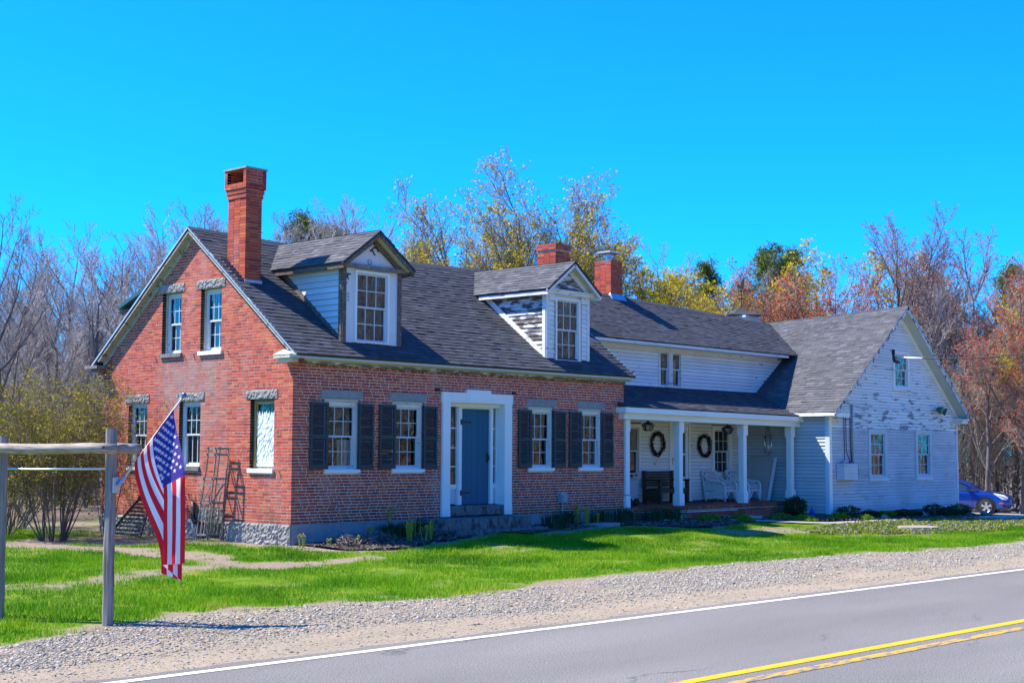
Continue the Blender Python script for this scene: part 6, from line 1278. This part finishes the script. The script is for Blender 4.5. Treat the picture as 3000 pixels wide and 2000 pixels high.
# pines
def pine(seed, H):
    rg = random.Random(seed); rs = np.random.RandomState(seed); seg = [((0, 0, -.2), (.1, 0, H*.5), .16, .09, 0), ((.1, 0, H*.5), (.05, .05, H), .09, .015, 0)]; P = []
    z = H*.28
    while z < H*.98:
        l0 = (H-z)*.34+.35; n = rg.randint(4, 6)
        for k in range(n):
            a = rg.uniform(0, 6.28); l = l0*rg.uniform(.55, 1.1); e = (math.cos(a)*l, math.sin(a)*l, z+l*rg.uniform(.05, .3)); seg.append(((.08, 0, z), e, .03, .01, 1))
            for q in range(int(26*l)+5):
                t = rg.uniform(.35, 1.05); P.append((e[0]*t+rg.gauss(0, .16), e[1]*t+rg.gauss(0, .16), z+(e[2]-z)*t+rg.gauss(.05, .12)))
        z += rg.uniform(.28, .5)
    P = np.array(P); n = len(P)*7; Q = P[np.repeat(np.arange(len(P)), 7)]+rs.normal(0, .13, (n, 3)); V, F = leafquads(Q, rs.uniform(.08, .19, n), rs, 1, .13)
    vt, ft = tubes(seg, 5); me0 = np_mesh('trunk', vt, ft); me0.materials.append(MT['bark']); me1 = np_mesh('crown', V, F, np.repeat(np.clip(np.repeat(rs.uniform(0, .8, len(P)), 7)+rs.uniform(0, .25, n), 0, 1), 4)); me1.materials.append(MT['needle']); return (H, [('trunk', me0), ('crown', me1)])
PR['pine0'] = pine(1, 12); PR['pine1'] = pine(2, 12)
for i, (x, y, h, lab) in enumerate([(22.8, 27.9, 12.7, 'green pine rising between the tall chimney and the left dormer'), (26.0, 30.4, 12.9, 'pine just left of the left dormer roof, behind bare twigs'), (27.9, 31.3, 13.1, 'pine behind the left dormer ridge'), (46.9, 22.4, 13.2, 'dark pine right of the yellow maple'), (47.5, 18.8, 13.9, 'green pine behind the weathervane, left of the pair'), (51.7, 20.0, 14.3, 'tallest green pine above the ell roof, right of the weathervane'), (49.8, 22.2, 12.4, 'low pine left of the weathervane'), (58.2, 10.0, 13.4, 'pine far back near the right edge'), (20.3, 47.1, 9.4, 'dark pine deep in the left wood'), (28.0, 38.6, 12.8, 'pine deep in the wood behind the tall chimney')]):
    tree('pine%d' % (i % 2), x, y, h, 'pine_tree', lab, 'pines in the wood')
# the brushy mass of the wood, past counting
gb = Grow(77, BRUSH_S); gb.branch((0, 0, 0), (0, 0, 1), 1.0, .007, 0); gb2 = Grow(78, BRUSH_S); gb2.branch((0, 0, 0), (.1, 0, 1), 1.0, .007, 0)
def brush(name, label, quads, n, hr, nl, seed, lh=4.5, lsz=.22, tones=(.0, 1.0)):
    rs = np.random.RandomState(seed); base = []
    for g in (gb, gb2): V, F = tubes([(a, b, c, d, l) for a, b, c, d, l in g.seg], 3); base.append((V, F))
    Vs, Fs, Rn = [], [], []; k = 0
    def pick(m):
        q = np.array(quads[rs.choice(len(quads), p=np.array([w for *_, w in quads])/sum(w for *_, w in quads))][:4]); s, t = rs.uniform(0, 1, 2); return (q[0]*(1-s)+q[1]*s)*(1-t)+(q[3]*(1-s)+q[2]*s)*t
    for i in range(n):
        V, F = base[i % 2]; a = rs.uniform(0, 6.28); h = rs.uniform(*hr); c, s = math.cos(a), math.sin(a); x, y = pick(0); W_ = V*np.array((h, h, h)); W_ = np.stack([W_[:, 0]*c-W_[:, 1]*s+x, W_[:, 0]*s+W_[:, 1]*c+y, W_[:, 2]+hz(x, y)-.1], -1); Vs.append(W_); Fs.append(F+k); k += len(V); Rn.append(np.full(len(V), rs.uniform(.0, .8)))
    P = np.array([(*pick(0), 0) for _ in range(nl)]); P[:, 2] = hgt(P[:, 0], P[:, 1])+lh*rs.uniform(0, 1, nl)**1.4; V, F = leafquads(P, rs.uniform(.5, 1.3, nl)*lsz, rs, 1, .22); Vs.append(V); Fs.append(F+k); Rn.append(np.repeat(rs.uniform(*tones, nl), 4))
    link_mesh(name, np_mesh(name, np.concatenate(Vs), np.concatenate(Fs), np.concatenate(Rn)), 'brush', kind='stuff', label=label, category='wood')
QL = ((9, 33), (21, 24), (42, 46), (24, 64), 1.0); QM = ((22, 24), (36, 16), (56, 31), (42, 46), .6); QR = ((39, 14.5), (43.5, -.5), (72, 10), (58, 31), 1.0)
brush('woods', 'brushy grey brown mass of the leafless wood behind the houses', (QL, QM, QR), 330, (4, 7), 16000, 5, 3.0, .18)
brush('undergrowth', 'tangled undergrowth of thin stems at the foot of the right wood', (((39, 6), (43.5, -1.8), (48, 0), (45, 9), 1.0), ((4, 16), (14, 24), (16, 28), (6, 22), .5)), 260, (2.2, 5), 5000, 6, 2.5, .12)
brush('woods', 'wood on the far side of the road behind the viewer', (((-40, -70), (170, -76), (180, -98), (-50, -92), 1.0),), 220, (15, 22), 80000, 7, 20, .75, (.2, .98))
# ---- shrubs with young leaves by the gable
def stemshrub(x, y, H, wdt, nst, nlf, seed, label, leaf='leaf_y', lsz=.03):
    rg = random.Random(seed); t = thing('budding_shrub', label, 'shrub', (x, y, hz(x, y)), 'budding shrubs left of the gable'); seg = []; tips = []
    sp = [L_(5, .08, .04, 2, 1), L_(3, .12, .08, 2, 0, (25, 60), .45, .6, .006), L_(2, .14, .05, 2, 0, (25, 60), .55, .6, .004), L_(1, .14, 0, 0, 0, (20, 50), .6, .6, .0035)]
    for k in range(nst):
        a = rg.uniform(0, 6.28); l = rg.uniform(.0, 1)**.7*wdt/H; g = Grow(seed*100+k, sp); g.branch((.22*math.cos(a)*min(1, wdt), .22*math.sin(a)*min(1, wdt), -.1), (l*math.cos(a), l*math.sin(a), 1), H*rg.uniform(.6, 1.05)*math.hypot(1, l)*.92, rg.uniform(.012, .024), 0); seg += g.seg; tips += [q[0] for q in g.tips]+[q[1] for q in g.seg if q[4] > 0]
    V, F = tubes(seg, 3); o = link_mesh('stems', np_mesh('stems', V, F), 'twig_dark', t, True)
    rs = np.random.RandomState(seed); tp = np.array(tips); P = tp[rs.randint(0, len(tp), nlf)]+rs.normal(0, .025, (nlf, 3)); V, F = leafquads(P, rs.uniform(.5, 1.2, nlf)*lsz, rs, 1, .5); link_mesh('leaves', np_mesh('leaves', V, F, np.repeat(rs.uniform(0, 1, nlf), 4)), leaf, t)
stemshrub(-2.3, 5.0, 2.9, 1.75, 30, 14500, 401, 'wide shrub with yellow green young leaves behind the log frame'); stemshrub(-2.3, 7.3, 2.8, 2.3, 24, 13000, 402, 'budding shrub at the far left behind the left post'); stemshrub(-.9, 9.3, 3.0, 2.4, 18, 7500, 403, 'budding shrub further back on the left, beside the wood')
stemshrub(-.95, 5.1, 3.1, .6, 7, 800, 404, 'slender budding shrub in front of the left gable window'); stemshrub(1.2, 12.0, 2.9, 2.4, 16, 3000, 405, 'budding shrub at the edge of the left wood'); stemshrub(-4.2, 11.0, 2.6, 2.3, 16, 3000, 406, 'budding shrub outside toward the left')
# ---------------------------------------------------------------- the blue car
Wp = np.array((37.0, 2.2)); hd = np.array((.30, -.954)); hd /= np.linalg.norm(hd); lf = np.array((-hd[1], hd[0])); ctr = Wp+lf*.80-hd*1.34; gz = hz(*Wp)+.055
car = thing('parked_car', 'blue sedan parked behind the right corner of the white wing', 'car', (ctr[0], ctr[1], gz)); B0 = np.array((ctr[0], ctr[1], gz))
def C_(x, y, z): q = ctr+hd*x+lf*y; return (q[0], q[1], gz+z)
class CF:
    def p(s, u, n, z): return C_(u, n, z)
CFR = CF()
sec = [(2.30, .50, .32, .56, .64), (2.24, .70, .24, .62, .72), (2.06, .82, .2, .70, .80), (1.75, .88, .19, .76, .88), (1.34, .90, .19, .83, .95), (.95, .90, .19, .88, 1.0), (.4, .90, .19, .90, .98), (-.4, .90, .19, .92, .98), (-1.2, .90, .2, .94, 1.0), (-1.8, .88, .22, .95, 1.04), (-2.15, .82, .26, .92, 1.04), (-2.3, .70, .32, .86, .98)]
m = MB(); K = 13
for (x, w, zl, zs, zt) in sec:
    h = [(w*.90, zl), (w*.985, zl+.10), (w, (zl+zs)/2), (w*.985, zs-.03), (w*.93, zs+.03), (w*.62, zt-.01), (0, zt+.012)]; ring = h+[(-a, b) for a, b in h[:-1][::-1]]
    for a, b in ring: m.v.append(C_(x, -a, b)); m.r.append(.5)
for i in range(len(sec)-1):
    for j in range(K-1): m.f.append((i*K+j, i*K+j+1, (i+1)*K+j+1, (i+1)*K+j)); m.m.append(0)
    m.f.append((i*K+K-1, i*K, (i+1)*K, (i+1)*K+K-1)); m.m.append(0)
m.f += [tuple(range(K))[::-1], tuple((len(sec)-1)*K+j for j in range(K))]; m.m += [0, 0]
o = m.build('body', 'carpaint', car, smooth=True); md = o.modifiers.new('s', 'SUBSURF'); md.levels = 1; md.render_levels = 2
gp = [(1.02, .97), (.62, 1.18), (.12, 1.40), (-.35, 1.465), (-.9, 1.45), (-1.4, 1.33), (-1.95, 1.05)]
m = MB(); K = 6
for x, z in gp:
    wt = .80-.26*(z-.95)/.5; wb = .82
    for a, b in ((-wb, .93), (-(wt+.02), z-.04), (-(wt-.10), z), (wt-.10, z), (wt+.02, z-.04), (wb, .93)): m.v.append(C_(x, a, b)); m.r.append(.5)
for i in range(len(gp)-1):
    for j in range(K-1): m.f.append((i*K+j, i*K+j+1, (i+1)*K+j+1, (i+1)*K+j)); m.m.append(0)
m.f += [tuple(range(K)), tuple((len(gp)-1)*K+j for j in range(K))[::-1]]; m.m += [0, 0]; m.build('greenhouse_glass', 'carglass', car, smooth=False)
m = MB(); r_ = [(.16, 1.405), (-.35, 1.487), (-.9, 1.472), (-1.4, 1.345)]
for i in range(3):
    (a, za), (b, zb) = r_[i], r_[i+1]; m.add([C_(a, -.60, za-.03), C_(a, 0, za+.02), C_(b, 0, zb+.02), C_(b, -.60, zb-.03)], [(0, 1, 2, 3)]); m.add([C_(a, .60, za-.03), C_(a, 0, za+.02), C_(b, 0, zb+.02), C_(b, .60, zb-.03)], [(0, 3, 2, 1)])
for s in (-1, 1): m.tube([C_(1.05, s*.80, .955), C_(.62, s*.725, 1.18), C_(.13, s*.60, 1.385), C_(-.35, s*.56, 1.45), C_(-.9, s*.57, 1.435), C_(-1.4, s*.62, 1.31), C_(-1.95, s*.76, 1.04)], .035, 6); m.beam(C_(-.28, s*.83, .93), C_(-.33, s*.60, 1.43), .07, .03)
m.build('roof', 'carpaint', car, smooth=True)
def wheel(x, s):
    y = s*.80; m = MB(); k = 28; pr = [(.205, -.10), (.30, -.105), (.325, -.07), (.325, .07), (.30, .105), (.205, .10)]
    for (r, w) in pr:
        for j in range(k): a = 2*math.pi*j/k; m.v.append(C_(x+r*math.cos(a), y+w, .325+r*math.sin(a))); m.r.append(.5)
    for i in range(5):
        for j in range(k): m.f.append((i*k+j, i*k+(j+1) % k, (i+1)*k+(j+1) % k, (i+1)*k+j)); m.m.append(0)
    w = m.build('wheel', 'rubber', car, smooth=True); m = MB(); yo = y+s*.095
    m.tube([C_(x, y-s*.02, .325), C_(x, y+s*.0, .325)], .21, 24); o = m.build('brake_disc', 'iron', w); m = MB(); m.tube([C_(x, yo-s*.06, .325), C_(x, yo+s*.005, .325)], .055, 16)
    for q in range(5):
        a = math.pi/2+q*2*math.pi/5; c, d = math.cos(a), math.sin(a)
        for e in (-1, 1):
            pass
        n = (-d, c); V = [(c*.04+n[0]*.032, d*.04+n[1]*.032), (c*.195+n[0]*.052, d*.195+n[1]*.052), (c*.195-n[0]*.052, d*.195-n[1]*.052), (c*.04-n[0]*.032, d*.04-n[1]*.032)]; m.add([C_(x+a_, yo-s*.03, .325+b_) for a_, b_ in V]+[C_(x+a_, yo+s*.004, .325+b_) for a_, b_ in V], BOXF)
    kk = 28; 
    for r0_, r1_ in ((.19, .212),):
        V = []
        for j in range(kk): a = 2*math.pi*j/kk; V += [C_(x+r0_*math.cos(a), yo-s*.01, .325+r0_*math.sin(a)), C_(x+r1_*math.cos(a), yo+s*.008, .325+r1_*math.sin(a))]
        m.add(V, [(2*j, 2*j+1, (2*j+3) % (2*kk), (2*j+2) % (2*kk)) for j in range(kk)])
    m.build('rim', 'chrome', w)
    m = MB(); m.tube([C_(x, s*.70, .335), C_(x, s*.908, .335)], .385, 28); m.build('wheel_arch', 'iron', car) if False else None
    V = []; m = MB()
    for j in range(kk+1): a = math.pi*(-.08+1.16*j/kk); V += [C_(x+.33*math.cos(a), s*.906, .33+.33*math.sin(a)), C_(x+.395*math.cos(a), s*.902, .33+.395*math.sin(a))]
    m.add(V, [(2*j, 2*j+1, 2*j+3, 2*j+2) for j in range(kk)]); m.add([C_(x+.36*math.cos(a), s*.895, .33+.36*math.sin(a)) for a in [2*math.pi*j/24 for j in range(24)]], [tuple(range(24))]); m.build('wheel_arch', 'iron', car)
for x in (1.34, -1.34):
    for s in (-1, 1): wheel(x, s)
for s in (-1, 1):
    m = MB(); m.add([C_(1.72, s*.905, .80), C_(2.02, s*.86, .74), C_(2.17, s*.79, .67), C_(2.1, s*.825, .60), C_(1.95, s*.885, .62), C_(1.6, s*.90, .845)], [tuple(range(6))]); m.add([C_(1.6, s*.85, .875), C_(1.72, s*.905, .80), C_(2.02, s*.86, .74), C_(2.17, s*.79, .67), C_(2.14, s*.6, .71), C_(2.0, s*.7, .80)], [tuple(range(6))]); m.build('headlight', 'lamp', car)
    m = MB(); m.add([C_(1.84, s*.907, .50), C_(1.98, s*.885, .51), C_(1.98, s*.885, .46), C_(1.84, s*.907, .45)], [(0, 1, 2, 3)]); m.build('marker_lamp', 'amber', car)
    m = MB(); m.add([C_(1.98, s*.872, .42), C_(2.26, s*.68, .42), C_(2.28, s*.64, .32), C_(1.98, s*.87, .31)], [(0, 1, 2, 3)]); m.build('fog_recess', 'iron', car)
    m = MB(); m.add([C_(.72, s*.86, .98), C_(.80, s*1.02, 1.0), C_(.62, s*1.03, 1.0), C_(.58, s*.88, .98), C_(.72, s*.86, 1.10), C_(.78, s*1.02, 1.14), C_(.62, s*1.03, 1.14), C_(.58, s*.88, 1.1)], BOXF); m.build('mirror', 'carpaint', car)
    m = MB(); m.beam(C_(.82, s*.907, .25), C_(.78, s*.91, .9), .012, .01); m.beam(C_(.9, s*.9, .26), C_(-.9, s*.91, .26), .02, .03); m.build('door_seam', 'iron', car)
m = MB(); m.add([C_(2.27, -.42, .66), C_(2.30, 0, .67), C_(2.27, .42, .66), C_(2.31, .34, .46), C_(2.335, 0, .44), C_(2.31, -.34, .46)], [tuple(range(6))]); m.beam(C_(2.31, -.40, .60), C_(2.31, .40, .60), .02, .05); m.build('grille', 'iron', car)
m = MB(); m.beam(C_(2.315, -.41, .635), C_(2.315, .41, .635), .02, .02); m.beam(C_(2.325, -.36, .57), C_(2.325, .36, .57), .02, .02); m.add([C_(2.34, -.06, .60), C_(2.34, 0, .63), C_(2.34, .06, .60), C_(2.34, 0, .57)], [(0, 1, 2, 3)]); m.build('grille_bar', 'chrome', car)
m = MB(); m.add([C_(2.35, -.16, .44), C_(2.35, .16, .44), C_(2.35, .16, .29), C_(2.35, -.16, .29), C_(2.33, -.16, .44), C_(2.33, .16, .44), C_(2.33, .16, .29), C_(2.33, -.16, .29)], BOXF); m.build('number_plate', 'white', car)
